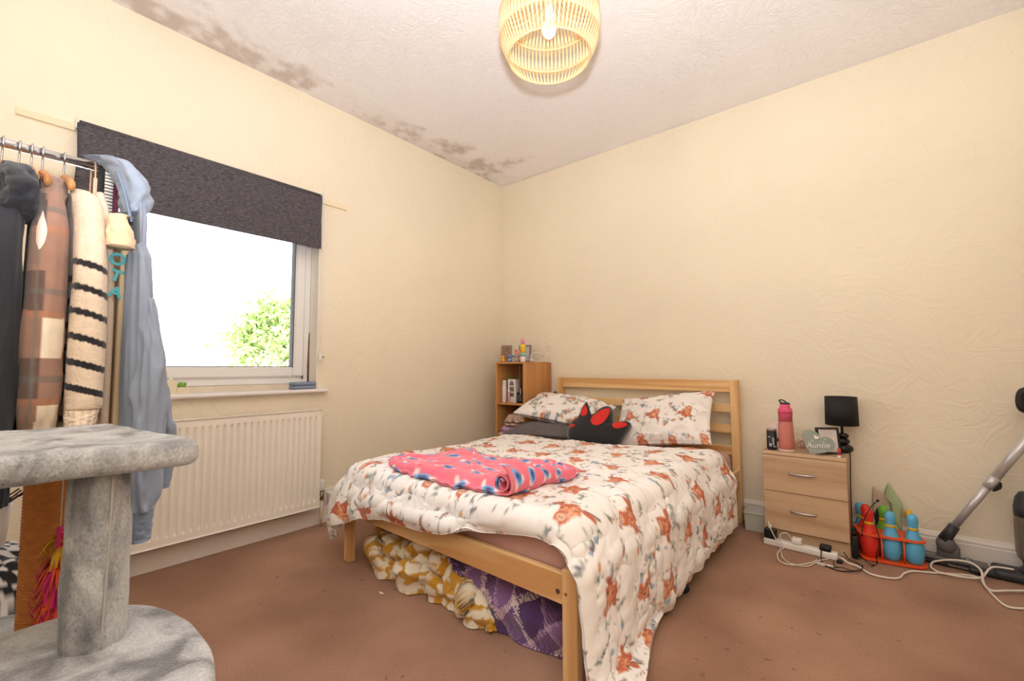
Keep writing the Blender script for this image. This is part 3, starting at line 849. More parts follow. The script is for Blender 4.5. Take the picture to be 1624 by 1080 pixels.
def col_bed(Q):
    x, y, z = Q[..., 0], Q[..., 1], Q[..., 2]
    hit = np.zeros(x.shape, bool)
    mg = 0.028
    for hx, y0, zt, rr in ((0.672, -1.952, MTOP, 0.05), (HWD + 0.002, FT - 0.002, 0.352, 0.01)):
        hx2, y02, zt2 = hx + mg - rr - 0.0, y0 - mg + rr, zt + mg - rr
        # rounded box: nearest point on the inner box, then push to radius rr
        cx_ = np.clip(x, -hx2, hx2); cy_ = np.clip(y, y02, 0.5); cz_ = np.clip(z, -1.0, zt2)
        dx, dy, dz = x - cx_, y - cy_, z - cz_
        d = np.sqrt(dx * dx + dy * dy + dz * dz)
        out = (d > 1e-9) & (d < rr)
        k = np.where(out, rr / np.maximum(d, 1e-9), 1)
        Q[..., 0] = np.where(out, cx_ + dx * k, Q[..., 0]); Q[..., 1] = np.where(out, cy_ + dy * k, Q[..., 1]); Q[..., 2] = np.where(out, cz_ + dz * k, Q[..., 2])
        x, y, z = Q[..., 0], Q[..., 1], Q[..., 2]
        ins = (np.abs(x) < hx2) & (y > y02) & (z < zt2)
        px_, py_, pz_ = hx2 - np.abs(x), y - y02, zt2 - z
        if ins.any():
            mn = np.minimum(np.minimum(px_, py_), pz_)
            a = ins & (mn == pz_); Q[..., 2] = np.where(a, zt2 + rr, Q[..., 2])
            b = ins & ~a & (mn == px_); Q[..., 0] = np.where(b, np.sign(x) * (hx2 + rr), Q[..., 0])
            c = ins & ~a & ~b; Q[..., 1] = np.where(c, y02 - rr, Q[..., 1])
        hit |= out | ins
        x, y, z = Q[..., 0], Q[..., 1], Q[..., 2]
    fl = z < 0.03
    Q[..., 2] = np.where(fl, 0.03, Q[..., 2])
    return hit | fl

nx, ny = 72, 62
su, sv = np.meshgrid(np.linspace(0, 1, nx), np.linspace(0, 1, ny), indexing='ij')
DW = 2.06
X0 = -0.86 + su * (1.90 + 0.17 * sv ** 2)
Ltot = np.interp(su, [0, 0.4, 0.7, 0.85, 1], [1.74, 1.65, 1.57, 1.59, 1.68]) + 0.012 * np.sin(su * 17)
HEAD = np.interp(su, [0, 0.25, 0.5, 0.68, 0.82, 1], [-0.71, -0.68, -0.63, -0.485, -0.375, -0.32])
FOOT = -0.46 + 0.04 * su ** 2 - Ltot
Y0 = HEAD + sv * (FOOT - HEAD)
Z0 = np.full_like(X0, MTOP + 0.05) + 0.006 * fbm(X0 * 5, Y0 * 5, 0, 2, 4)
slack = 1.0 + 0.05 * np.clip(fbm(X0 * 2.6, Y0 * 2.6, 0, 2, 21), -0.2, 1)
Q = drape(np.stack([X0, Y0, Z0], -1), col_bed, steps=150, iters=9, slack=slack, bend=0.35)
NU, NV = 520, 460
Pd = cub_up(Q, NU, NV)
gu, gv = np.meshgrid(np.linspace(0, 1, NU), np.linspace(0, 1, NV), indexing='ij')
uu = gu * DW
_h = np.interp(gu, su[:, 0], HEAD[:, 0]); _f = np.interp(gu, su[:, 0], FOOT[:, 0])
vv_ = -0.30 - (_h + gv * (_f - _h))
du = np.gradient(Pd, axis=0); dv = np.gradient(Pd, axis=1)
Nn = np.cross(du, dv); Nn /= np.linalg.norm(Nn, axis=-1, keepdims=True) + 1e-9
if Nn[NU // 2, NV // 2, 2] < 0: Nn = -Nn
puff = 0.007 * fbm(uu * 5, vv_ * 5, 0, 2, 31) + 0.006 * (ridge(uu * 7 + fbm(uu * 3, vv_ * 3) * 1.5, vv_ * 3, 0, 2, 8) - 0.5) + 0.002 * (ridge(uu * 11 + 2 * fbm(uu * 4, vv_ * 4, 5), vv_ * 9 + 2 * fbm(uu * 4, vv_ * 4, 7), 0, 2, 18) - 0.5) + 0.003 * fbm(uu * 26, vv_ * 16, 0, 2, 77)
ed = np.minimum(np.minimum(gu, 1 - gu) * DW, np.minimum(gv, 1 - gv) * 1.8)
Pd = Pd + Nn * (puff * np.clip(ed / 0.06, 0.25, 1) + 0.012)[..., None]
cv = cow_print(2.1, 1.95)
cf = cv.sample(uu + 0.02, vv_ + 0.03)
cvb = cow_print(2.1, 1.95, seed=9, cows=False)
cb = cvb.sample(uu + 0.02, vv_ + 0.03) * np.array([0.93, 0.95, 1.0])
th = 0.020 * np.clip(ed / 0.05, 0.12, 1) ** 0.6
flipN = np.cross(np.gradient(Pd, axis=0), np.gradient(Pd, axis=1))[NU // 2, NV // 2, 2] < 0
V, F, cc = two_sided(Pd, th, cb if flipN else cf, cf if flipN else cb)
dv_ob = link('duvet', fast_mesh('duvet', V, F, True, cc), CLOTH, None, BED_LOC, (0, 0, BED_RZ))
tag(dv_ob, 'white duvet printed with shaggy brown cow heads and sprigs, spread over the bed', 'duvet')

# height of the duvet's top under a point (world)
from mathutils.bvhtree import BVHTree
_Pw = Pd.reshape(-1, 3)
_fc = grid_faces(NU, NV)[::1]
BV = BVHTree.FromPolygons([BEDM @ Vector(q) for q in _Pw[:, :].tolist()], _fc.tolist())
def duvet_z(x, y):
    h = BV.ray_cast(Vector((x, y, 1.2)), Vector((0, 0, -1)))
    return (h[0].z if h[0] is not None else MTOP) + 0.021

# ---------------------------------------------------------------- pillows
def pillow_mesh(name, w, h, t, canvas=None, seed=0, flat_bottom=0.6, uv0=(0, 0), wr=0.012, n=110, col=None):
    u, v = np.meshgrid(np.linspace(-1, 1, n), np.linspace(-1, 1, int(n * 0.72)), indexing='ij')
    pin = 0.10
    x = w / 2 * u * (1 - pin * (1 - np.abs(v) ** 2) * np.abs(u) ** 3 * 0.6)
    y = h / 2 * v * (1 - pin * (1 - np.abs(u) ** 2) * np.abs(v) ** 3)
    pr = (np.clip(1 - np.abs(u) ** 2.6, 0, 1) * np.clip(1 - np.abs(v) ** 2.2, 0, 1)) ** 0.55
    wrk = wr * (ridge(u * 2.2 + seed, v * 2.0 + 0.6 * fbm(u * 2, v * 2, seed, 2), seed, 2, seed) - 0.5) * np.clip(pr * 2, 0, 1)
    wrk += 0.25 * wr * fbm(u * 9, v * 7, seed, 2, seed + 3) * np.clip(pr * 3, 0, 1)
    top = np.stack([x, y, t / 2 * pr + wrk + 0.003], -1); bot = np.stack([x, y, -t / 2 * pr * flat_bottom - 0.003], -1)
    nu_, nv_ = u.shape; N_ = nu_ * nv_
    V = np.concatenate([top.reshape(-1, 3), bot.reshape(-1, 3)])
    idx = np.arange(N_).reshape(nu_, nv_)
    def rim(s): return np.stack([s[:-1], s[:-1] + N_, s[1:] + N_, s[1:]], -1)
    F = np.concatenate([grid_faces(nu_, nv_), grid_faces(nu_, nv_, off=N_, flip=True), rim(idx[0, :]), rim(idx[-1, ::-1]), rim(idx[::-1, 0]), rim(idx[:, -1])])
    if canvas is not None: c = canvas.sample((u + 1) * w / 2 + uv0[0], (v + 1) * h / 2 + uv0[1])
    else: c = np.broadcast_to(np.array(col), (nu_, nv_, 3))
    return fast_mesh(name, V, F, True, np.concatenate([c.reshape(-1, 3)] * 2))
def place(o, loc, rot):
    o.location = loc; o.rotation_euler = rot
    return o
pcv = cow_print(0.9, 0.7, 360, 0.085, 0.21, 14)
pcv2 = cow_print(0.9, 0.7, 360, 0.080, 0.27, 23)
for _ in range(150): sprig(pcv2, random.uniform(0, .9), random.uniform(0, .7), 0.02)
o = link('pillow', pillow_mesh('pillow_grey', 0.66, 0.39, 0.14, None, 3, 0.9, wr=0.02, col=C(104, 98, 98)), mat('grey_pillowcase', attr=True, rough=0.85, bump=(700, 0.2, 0.001)))
tag(place(o, (0.905, -0.465, 0.512), (0.03, 0.0, 0.27)), 'plain dark grey pillow lying under a cow print pillow', 'pillow', 'pillows at the headboard')
GREY_P = o
o = link('pillow', pillow_mesh('pillow_left', 0.68, 0.44, 0.18, pcv2, 5, 0.8), CLOTH)
tag(place(o, (0.925, -0.335, 0.668), (0.30, 0.12, 0.10)), 'cow print pillow lying on top of the grey pillow', 'pillow', 'pillows at the headboard')
LEFT_P = o
o = link('pillow', pillow_mesh('pillow_right', 0.66, 0.44, 0.19, pcv, 8, 0.8), CLOTH)
tag(place(o, (1.665, -0.265, 0.641), (0.80, -0.13, 0.04)), 'cow print pillow leaning on the bare headboard slats', 'pillow', 'pillows at the headboard')
RIGHT_P = o

# ---------------------------------------------------------------- black and red cushion (plain stand-in, no face)
def star_inflate(name, outline, t, m, parent, rings=12, zoff=0.0):
    n = len(outline); V = [(0, 0, t / 2)]; F = []
    ol = np.array(outline)
    for k in range(1, rings + 1):
        s = k / rings
        for q in ol: V.append((q[0] * s, q[1] * s, t / 2 * math.sqrt(max(0, 1 - s ** 2.6)) ** 0.9))
    for i in range(n): F.append((0, 1 + i, 1 + (i + 1) % n))
    for k in range(rings - 1):
        a = 1 + k * n; b = a + n
        for i in range(n): F.append((a + i, b + i, b + (i + 1) % n, a + (i + 1) % n))
    nb = len(V)
    V.append((0, 0, -t / 2))
    for k in range(1, rings):
        s = k / rings
        for q in ol: V.append((q[0] * s, q[1] * s, -t / 2 * math.sqrt(max(0, 1 - s ** 2.6)) ** 0.9))
    for i in range(n): F.append((nb, nb + 1 + (i + 1) % n, nb + 1 + i))
    for k in range(rings - 2):
        a = nb + 1 + k * n; b = a + n
        for i in range(n): F.append((a + i, a + (i + 1) % n, b + (i + 1) % n, b + i))
    a = nb + 1 + (rings - 2) * n; b = 1 + (rings - 1) * n
    for i in range(n): F.append((a + i, a + (i + 1) % n, b + (i + 1) % n, b + i))
    return link(name, mesh_of(name, V, F, True), m, parent)
cu = empty('cushion', (1.315, -0.545, 0.548), label='black plush cushion with soft lobes and red patches', cat='cushion')
cu.rotation_euler = (math.radians(57), math.radians(3), math.radians(20))
ctrl = [(-0.20, -0.02), (-0.17, -0.075), (-0.06, -0.10), (0.06, -0.105), (0.15, -0.085), (0.19, 0.0), (0.225, 0.085), (0.20, 0.105), (0.13, 0.075), (0.11, 0.10), (0.095, 0.185), (0.055, 0.215), (0.0, 0.185), (-0.045, 0.135), (-0.07, 0.175), (-0.095, 0.235), (-0.12, 0.20), (-0.145, 0.11), (-0.19, 0.06)]
ol = [tuple(q) for q in catmull([np.array([x, y, 0]) for x, y in ctrl], 6, True)]
star_inflate('cushion_body', [(q[0], q[1]) for q in ol], 0.13, mat('black_plush', C(34, 33, 38), 0.95, sheen=0.4, bump=(500, 0.4, 0.001)), cu)
REDP = mat('red_plush', C(214, 52, 44), 0.9, bump=(500, 0.3, 0.001))
def patch(cx_, cy_, rx_, ry_, ang, zf):
    V = []; F = []
    n = 28
    for k in range(7):
        s = k / 6
        for i in range(n):
            a = 2 * PI * i / n; u = rx_ * s * math.cos(a); v = ry_ * s * math.sin(a) * (1 - 0.35 * math.cos(a))
            x = cx_ + u * math.cos(ang) - v * math.sin(ang); y = cy_ + u * math.sin(ang) + v * math.cos(ang)
            V.append((x, y, 0))
    me_b = bpy.data.objects['cushion_body'].data
    for k in range(6):
        for i in range(n): F.append((k * n + i, (k + 1) * n + i, (k + 1) * n + (i + 1) % n, k * n + (i + 1) % n))
    bt = BVHTree.FromPolygons([v.co for v in me_b.vertices], [tuple(p.vertices) for p in me_b.polygons])
    W = []
    for x, y, z in V:
        h = bt.ray_cast(Vector((x, y, 0.5)), Vector((0, 0, -1)))
        W.append((x, y, (h[0].z if h[0] is not None else 0.0) + 0.002))
    link('red_patch', mesh_of('red_patch', W, F, True), REDP, cu)
patch(0.025, 0.105, 0.085, 0.042, 0.95, 0); patch(-0.10, 0.145, 0.05, 0.024, 1.75, 0); patch(0.155, 0.055, 0.05, 0.022, 0.35, 0); patch(-0.165, 0.02, 0.022, 0.012, 0.2, 0)

# soft things give way to what presses into them: pillow vertices inside a neighbour move out to its surface
def dent(soft, hard, lo=-1e9):
    bpy.context.view_layer.update()
    Mh = hard.matrix_world; vs = [Mh @ v.co for v in hard.data.vertices]
    bt = BVHTree.FromPolygons(vs, [tuple(p.vertices) for p in hard.data.polygons])
    b0 = Vector([min(v[i] for v in vs) for i in range(3)]); b1 = Vector([max(v[i] for v in vs) for i in range(3)])
    dirs = (Vector((0.12, 0.05, 1)).normalized(), Vector((1, 0.07, 0.11)).normalized(), Vector((-.1, 1, .13)).normalized())
    Ms = soft.matrix_world; Mi = Ms.inverted()
    for v in soft.data.vertices:
        p = Ms @ v.co
        if not all(b0[i] < p[i] < b1[i] for i in range(3)): continue
        odd = 0
        for d in dirs:
            n_, q = 0, p.copy()
            while n_ < 20:
                h = bt.ray_cast(q, d)
                if h[0] is None: break
                n_ += 1; q = h[0] + d * 1e-5
            odd += n_ % 2
        if odd >= 2:
            h = bt.find_nearest(p)
            v.co = Mi @ (h[0] + (h[0] - p).normalized() * 0.0015)
    soft.data.update()
_cb = bpy.data.objects['cushion_body']
dent(LEFT_P, _cb); dent(GREY_P, _cb); dent(RIGHT_P, _cb); dent(GREY_P, LEFT_P)

# ---------------------------------------------------------------- pink fleece garment on the duvet
random.seed(31)
fw, fh = 0.95, 0.62
fc = Canvas(fw, fh, 300, C(240, 112, 132))
for i in range(8):
    for j in range(6):
        x = (i + 0.5 + (0.5 if j % 2 else 0) - 0.2) * 0.118; y = (j + 0.5) * 0.104
        a = random.uniform(-.8, .8)
        ca, sa = math.cos(a), math.sin(a)
        fc.ell(x + 0.020 * ca, y + 0.020 * sa, 0.024, 0.010, a + 0.7, C(245, 228, 225)); fc.ell(x - 0.018 * ca, y - 0.020, 0.018, 0.008, a - 0.9, C(245, 228, 225))
        fc.ell(x, y, 0.027, 0.020, a, C(120, 172, 222)); fc.ell(x + 0.004, y, 0.018, 0.011, a + 0.3, C(58, 96, 170)); fc.ell(x - 0.002, y + 0.004, 0.007, 0.007, 0, C(30, 40, 90))
        if random.random() < 0.4: fc.ell(x + 0.05, y + 0.045, 0.009, 0.006, a, C(226, 70, 60))
FLEECE = mat('printed_fleece', attr=True, rough=0.95, sheen=0.3, bump=(350, 0.5, 0.002))
back = [(616, 740), (640, 735), (684, 736), (744, 721), (763, 731), (809, 738), (850, 742), (874, 745), (890, 751), (919, 757)]
front = [(618, 748), (630, 758), (665, 770), (720, 787), (760, 791), (800, 797), (845, 787), (872, 777), (893, 775), (917, 763)]
def px_to_duvet(px, py):
    d = ray(px, py); h = BV.ray_cast(Vector(CAM), Vector(d).normalized())
    return np.array(h[0]) if h[0] is not None else on_z(px, py, 0.5)
bk = np.array(catmull([px_to_duvet(*q) for q in back], 14)); fr_ = np.array(catmull([px_to_duvet(*q) for q in front], 14))
nu, nv = 140, 80
def resamp(A, n):
    t = np.linspace(0, len(A) - 1, n); i = np.clip(t.astype(int), 0, len(A) - 2); f = (t - i)[:, None]
    return A[i] * (1 - f) + A[i + 1] * f
bk, fr_ = resamp(bk, nu), resamp(fr_, nu)
tv = np.linspace(0, 1, nv)[None, :, None]
P = bk[:, None] * (1 - tv) + fr_[:, None] * tv
gu, gv = np.meshgrid(np.linspace(0, 1, nu), np.linspace(0, 1, nv), indexing='ij')
Zt = np.array([[duvet_z(x, y) for x, y in row] for row in P[..., :2]])
edg = np.minimum(np.minimum(gu, 1 - gu) * 6, np.minimum(gv, 1 - gv) * 3.5)
lump = 0.018 + 0.016 * np.clip(edg, 0, 1) + 0.014 * np.clip(ridge(gu * 3.0 + gv * 1.2, gv * 2.2, 0, 2, 41) - 0.35, -0.4, 1) * np.clip(edg, 0.2, 1) + 0.022 * np.exp(-((gv - 0.88) / 0.1) ** 2) * np.clip(gu * 4, 0, 1)
P[..., 2] = Zt + lump * np.clip(edg * 4, 0.55, 1)
cc = fc.sample(gu * 0.92, gv * 0.58)
V, F, cc2 = two_sided(P, 0.007, cc)
fl = empty('fleece_top', (0, 0, 0), label='pink fleece top with blue blob print rumpled on the duvet', cat='clothing')
link('fleece_body', fast_mesh('fleece_body', V, F, True, cc2), FLEECE, fl)
# rolled cuff lying at the front of it
cA, cB = px_to_duvet(797, 797), px_to_duvet(885, 771)
cA[2] += 0.073; cB[2] += 0.050
ax_ = cB - cA
n1, n2 = 44, 60
gs, ga = np.meshgrid(np.linspace(0, 1, n1), np.linspace(0, 1, n2), indexing='ij')
rad_ = (0.010 + 0.042 * ga) * (1 - 0.45 * gs)
ang_ = ga * 2.1 * 2 * PI + 1.0
sd = np.cross(ax_, [0, 0, 1]); sd /= np.linalg.norm(sd)
P = cA + gs[..., None] * ax_ + (rad_ * np.cos(ang_))[..., None] * sd + (rad_ * np.sin(ang_))[..., None] * np.array([0, 0, 1.0]) + 0.006 * fbm(gs * 6, ga * 8, 0, 2, 3)[..., None] * np.array([0, 0, 1])
V, F, cc2 = two_sided(P, 0.004, fc.sample(gs * 0.45 + 0.1, ga * 0.40 + 0.1))
link('rolled_cuff', fast_mesh('rolled_cuff', V, F, True, cc2), FLEECE, fl)

# ---------------------------------------------------------------- blankets pushed under the bed
def heap(name, ctr, depth, height, colfun, m, label, seed, nu=190, nv=110, fold=0.035, fs=(16, 3), crump=0.10, hprof=None, over=None):
    """ctr: world points along the front foot of the heap (x,y); the heap runs back from there"""
    ln = np.array(catmull([np.array([x, y, 0.0]) for x, y in ctr], 30)); ln = resamp(ln, nu)
    L = np.concatenate([[0], np.cumsum(np.linalg.norm(np.diff(ln, axis=0), axis=1))])
    gu, ga = np.meshgrid(np.linspace(0, 1, nu), np.linspace(0, 1, nv), indexing='ij')
    tg = np.gradient(ln, axis=0); nr = np.stack([-tg[:, 1], tg[:, 0], 0 * tg[:, 0]], -1); nr /= np.linalg.norm(nr, axis=1, keepdims=True)
    if nr[nu // 2, 1] < 0: nr = -nr
    endt = np.clip(np.minimum(gu, 1 - gu) * 7, 0, 1) ** 0.5
    hh = (hprof(gu) if hprof else 1.0) * height * endt * (0.9 + 0.15 * fbm(gu * 4, 0 * gu, 0, 2, seed)); dd = depth * (0.35 + 0.65 * endt)
    a = ga * PI
    d = dd / 2 * (1 - np.cos(a)); z = hh * np.sin(a) ** 0.75
    fo = fold * (ridge(gu * fs[0] + 1.2 * vnoise(gu * 5, ga * 2.5, 0, seed), ga * fs[1], 0, 1, seed) - 0.5) * (0.35 + 0.65 * np.clip(ga * 6, 0, 1)) + 0.35 * fold * fbm(gu * 22, ga * 6, 0, 2, seed + 4)
    d = d - fo * (1 - ga * 0.6) * 0.9 - 0.05 * np.sin(a) ** 2 * (1 - ga) * np.clip(endt, 0.3, 1); z = np.maximum(z + fo * 0.7 * np.sin(a), 0.0) + 0.004
    P = ln[:, None] + nr[:, None] * d[..., None]; P[..., 2] = z
    # crumple: crossing soft creases pushed in along the surface normal
    Nh = np.cross(np.gradient(P, axis=0), np.gradient(P, axis=1)); Nh /= np.linalg.norm(Nh, axis=-1, keepdims=True) + 1e-9
    if (Nh[nu // 2, nv // 4] * nr[nu // 2]).sum() > 0: Nh = -Nh
    U_, W_ = gu * L[-1], ga * 0.5
    wp1 = 0.5 * vnoise(U_ * 6, W_ * 6, 1, seed)
    cr_ = np.abs(vnoise(U_ * 6 + W_ * 7 + wp1, W_ * 5 - U_ * 2, 0, seed + 2)) + np.abs(vnoise(U_ * 5 - W_ * 9 + wp1, W_ * 6 + U_ * 3, 0, seed + 5))
    cr_ = np.clip(cr_, 0, 0.8)
    P = P + Nh * (crump * (cr_ - 0.35) * np.clip(ga * 8, 0.25, 1) * np.clip(endt, 0.3, 1))[..., None]
    P[..., 2] = np.maximum(P[..., 2], 0.005)
    if over is not None:        # lies on top of another heap
        mo = over.data; bt = BVHTree.FromPolygons([v.co for v in mo.vertices], [tuple(p.vertices) for p in mo.polygons])
        lift = np.zeros((nu, nv))
        for i in range(nu):
            for j in range(nv):
                h = bt.ray_cast(Vector((P[i, j, 0], P[i, j, 1], 0.6)), Vector((0, 0, -1)))
                if h[0] is not None: lift[i, j] = max(0.0, h[0].z + 0.009 - P[i, j, 2])
        raw = lift.copy()
        for _ in range(14):
            pd_ = np.pad(lift, 1, mode='edge')
            lift = np.maximum(raw, (pd_[:-2, 1:-1] + pd_[2:, 1:-1] + pd_[1:-1, :-2] + pd_[1:-1, 2:]) / 4)
        P[..., 2] = np.minimum(P[..., 2] + lift, 0.229)
    arc = np.cumsum(np.concatenate([np.zeros((nu, 1)), np.linalg.norm(np.diff(P, axis=1), axis=-1)], 1), 1)
    cc = colfun(L[:, None] + 0 * ga, arc)
    V, F, cc2 = two_sided(P, 0.004, cc)
    o = link(name, fast_mesh(name, V, F, True, cc2), m)
    return tag(o, label, 'blanket')
random.seed(51)
yc = Canvas(1.6, 0.9, 300, C(204, 150, 44))
for i in range(27):
    for j in range(16):
        if random.random() < 0.12: continue
        x = i * 0.058 + random.uniform(-.018, .018); y = j * 0.056 + random.uniform(-.018, .018)
        for k in range(5):
            a = k * 2 * PI / 5 + random.random()
            yc.ell(x + 0.013 * math.cos(a), y + 0.013 * math.sin(a), 0.013, 0.010, a, C(240, 230, 208))
mb = heap('blanket', [(0.70, -1.75), (0.75, -1.90), (0.90, -1.985), (1.02, -1.955), (1.15, -1.985), (1.27, -1.945), (1.40, -1.985), (1.52, -1.995), (1.60, -1.965), (1.65, -1.975)], 0.36, 0.190, lambda u, v: yc.sample(np.clip(u, 0, 1.5), np.clip(v + 0.05, 0, 0.85)), FLEECE,
     'mustard and white spotted fleece blanket bunched under the bed foot', 61, fold=0.045, fs=(8, 1.6), nu=300, nv=150, hprof=lambda u: 1 - 0.55 * np.clip((u - 0.45) / 0.45, 0, 1))
def plaid(u, v):
    a = u * 0.83 + v * 0.56; b = -u * 0.56 + v * 0.83
    a = a + 0.02 * fbm(u * 4, v * 4, 0, 2, 9); b = b + 0.02 * fbm(u * 4, v * 4, 2, 2, 9)
    dk, md, lt, wh = np.array(C(84, 58, 110)), np.array(C(140, 104, 160)), np.array(C(190, 152, 194)), np.array(C(236, 216, 222))
    def band(t, per): return (t / per) % 1.0
    A, B = band(a, 0.19), band(b, 0.21)
    tw = ((u * 1.0 + v * 1.0) / 0.017) % 1.0 < 0.5
    ca = np.where(A < 0.36, 0, np.where(A < 0.46, 2, np.where(A < 0.80, 1, np.where(A < 0.9, 3, 0))))
    cb_ = np.where(B < 0.36, 0, np.where(B < 0.48, 3, np.where(B < 0.80, 1, np.where(B < 0.88, 2, 0))))
    pal = np.stack([dk, md, lt, wh])
    return np.where(tw[..., None], pal[ca], pal[cb_])
pb = heap('blanket', [(1.02, -1.76), (1.12, -1.86), (1.30, -1.915), (1.50, -1.94), (1.70, -1.945), (1.93, -1.935), (2.045, -1.85)], 0.42, 0.215, plaid, FLEECE,
          'purple and lilac plaid fleece blanket bunched under the bed', 71, fold=0.03, fs=(6, 1.8), nu=300, nv=150, crump=0.06, over=mb)
# black slipper tip poking out from below the bed
sl = lathe('slipper', [(0, -0.045), (0.016, -0.04), (0.026, -0.02), (0.028, 0.02), (0.024, 0.08), (0.02, 0.10), (0, 0.102)], mat('black_felt', C(30, 30, 36), 0.9), None, 18, loc=(2.055, -1.162, 0.026), rot=(PI / 2, 0, 0.75), sy=0.9)
tag(sl, 'black slipper toe poking out from under the duvet', 'slipper')
# ================================================================ CORNER BOOKCASE
SX0, SX1, SY0, SY1, STOP = 0.232, 0.552, -0.365, -0.022, 1.045
bc = empty('bookcase', (0, 0, 0), label='narrow beech open bookcase in the corner beside the bed', cat='bookcase')
pt = 0.016
box('side_panel', (SX0, SY0, 0), (SX0 + pt, SY1, STOP - pt), BEECH, bc, 0.001)
box('side_panel', (SX1 - pt, SY0, 0), (SX1, SY1, STOP - pt), BEECH, bc, 0.001)
box('top_panel', (SX0, SY0, STOP - pt), (SX1, SY1, STOP), BEECH, bc, 0.001)
SHZ = [0.05, 0.355, 0.695]
for z in SHZ: box('shelf', (SX0 + pt, SY0 + 0.004, z - pt), (SX1 - pt, SY1, z), BEECH, bc, 0.001)
box('plinth', (SX0 + pt, SY0 + 0.02, 0), (SX1 - pt, SY0 + 0.034, SHZ[0] - pt), BEECH, bc)
box('back_panel', (SX0, SY1, 0.0), (SX1 + 0.03, SY1 + 0.004, STOP - 0.004), mat('hardboard', C(186, 134, 84), 0.7), bc)

# things on top
def frame(name, w, h, tilt, rz, loc, fm, pm, label, border=0.014):
    f = empty(name, loc, rz, label, 'photo frame')
    g = Matrix.Rotation(tilt, 4, 'X')
    bm = bmesh.new()
    box_bm(bm, (-w / 2, -0.008, 0), (-w / 2 + border, 0.008, h)); box_bm(bm, (w / 2 - border, -0.008, 0), (w / 2, 0.008, h))
    box_bm(bm, (-w / 2 + border, -0.008, 0), (w / 2 - border, 0.008, border)); box_bm(bm, (-w / 2 + border, -0.008, h - border), (w / 2 - border, 0.008, h))
    bmesh.ops.transform(bm, matrix=g, verts=bm.verts)
    link('frame', bm_mesh('frame', bm), fm, f)
    bm = bmesh.new(); box_bm(bm, (-w / 2 + border, -0.003, border), (w / 2 - border, 0.006, h - border)); bmesh.ops.transform(bm, matrix=g, verts=bm.verts)
    link('photo', bm_mesh('photo', bm), pm, f)
    yt_ = -math.sin(tilt) * h * 0.72 + 0.012
    tube('easel_leg', [(0, yt_ + 0.035, 0.003), (0, yt_, h * 0.70)], 0.003, fm, f, 6, flat=(4, 1))
    return f
PHOTO = mat('photo_print_brown', C(150, 116, 100), 0.4, var=(40, 0.5)); PHOTO2 = mat('photo_print_grey', C(196, 190, 196), 0.4, var=(35, 0.3))
def top_at(px, z): # point on the shelf top at row z
    return None
q = on_y(806, 570, -0.17)
frame('photo_frame', 0.10, 0.155, -0.12, 0.35, (q[0], -0.20, STOP), mat('taupe_frame', C(150, 130, 118), 0.5), PHOTO, 'small taupe photo frame on the bookcase top behind the yellow figurine')
q = on_y(832, 570, -0.12)
frame('photo_frame', 0.115, 0.155, -0.12, 0.3, (q[0], -0.12, STOP), mat('grey_frame', C(134, 128, 128), 0.5), PHOTO2, 'grey photo frame on the bookcase behind the striped bottle')
def figurine(px, y, body, belly, ear, h, label, ears='round', rz=0.5):
    q = on_y(px, 570, y)
    f = empty('figurine', (q[0], y, STOP), rz, label, 'figurine')
    f['group'] = 'figurines on the bookcase'
    b = mat('fig_%d_%d_%d' % tuple(int(c * 255) for c in body), body, 0.6); e = mat('fig_%d_%d_%d' % tuple(int(c * 255) for c in ear), ear, 0.6); w = mat('fig_%d_%d_%d' % tuple(int(c * 255) for c in belly), belly, 0.6)
    lathe('body', [(0, 0), (h * .26, h * .01), (h * .32, h * .12), (h * .30, h * .3), (h * .18, h * .5), (0, h * .56)], b, f, 16)
    lathe('belly', [(0, -h * .13), (h * .13, -h * .08), (h * .16, 0), (h * .13, h * .08), (0, h * .13)], w, f, 12, loc=(0, -h * .17, h * .25))
    lathe('head', [(0, h * .42), (h * .18, h * .47), (h * .27, h * .62), (h * .25, h * .78), (h * .12, h * .92), (0, h * .95)], b, f, 16)
    for s in (-1, 1):
        if ears == 'round': lathe('ear', [(0, -h * .09), (h * .08, -h * .04), (h * .09, 0.0), (h * .06, h * .06), (0, h * .09)], e, f, 10, loc=(s * h * .2, 0, h * .9))
        else: lathe('ear', [(0, -h * .16), (h * .10, -h * .08), (h * .12, 0.0), (h * .06, h * .1), (0, h * .18)], e, f, 10, loc=(s * h * .28, 0, h * .68), rot=(0, s * 0.6, 0), sy=0.4)
        lathe('foot', [(0, -h * .07), (h * .08, -h * .03), (h * .08, h * .02), (0, h * .06)], e, f, 10, loc=(s * h * .18, -h * .26, h * .075))
        lathe('eye', [(0, -h * .03), (h * .03, 0), (0, h * .03)], BLACK_PL, f, 8, loc=(s * h * .09, -h * .235, h * .72))
figurine(798, -0.31, C(236, 176, 60), C(240, 200, 110), C(214, 120, 50), 0.062, 'tiny yellow animal figurine on the bookcase edge')
figurine(809, -0.30, C(120, 140, 190), C(230, 225, 225), C(80, 100, 170), 0.070, 'tiny blue and white animal figurine on the bookcase', 'long')
figurine(819, -0.30, C(170, 160, 156), C(196, 186, 180), C(150, 138, 136), 0.072, 'tiny grey animal figurine with broad ears on the bookcase', 'long')
figurine(822, -0.22, C(232, 150, 140), C(240, 200, 190), C(210, 110, 100), 0.110, 'pink animal figurine standing behind the striped bottle', 'round')
figurine(843, -0.30, C(206, 200, 196), C(226, 222, 218), C(130, 124, 124), 0.055, 'low white and grey animal figurine on the bookcase', 'long', -0.6)
q = on_y(830, 570, -0.31)
sb = empty('spray_bottle', (q[0], -0.315, STOP), label='slim bottle striped teal and yellow with a pink cap on the bookcase', cat='bottle')
lathe('base_band', [(0.021, 0), (0.022, 0.003), (0.022, 0.045)], mat('white_band', C(236, 226, 226), 0.4), sb, 20)
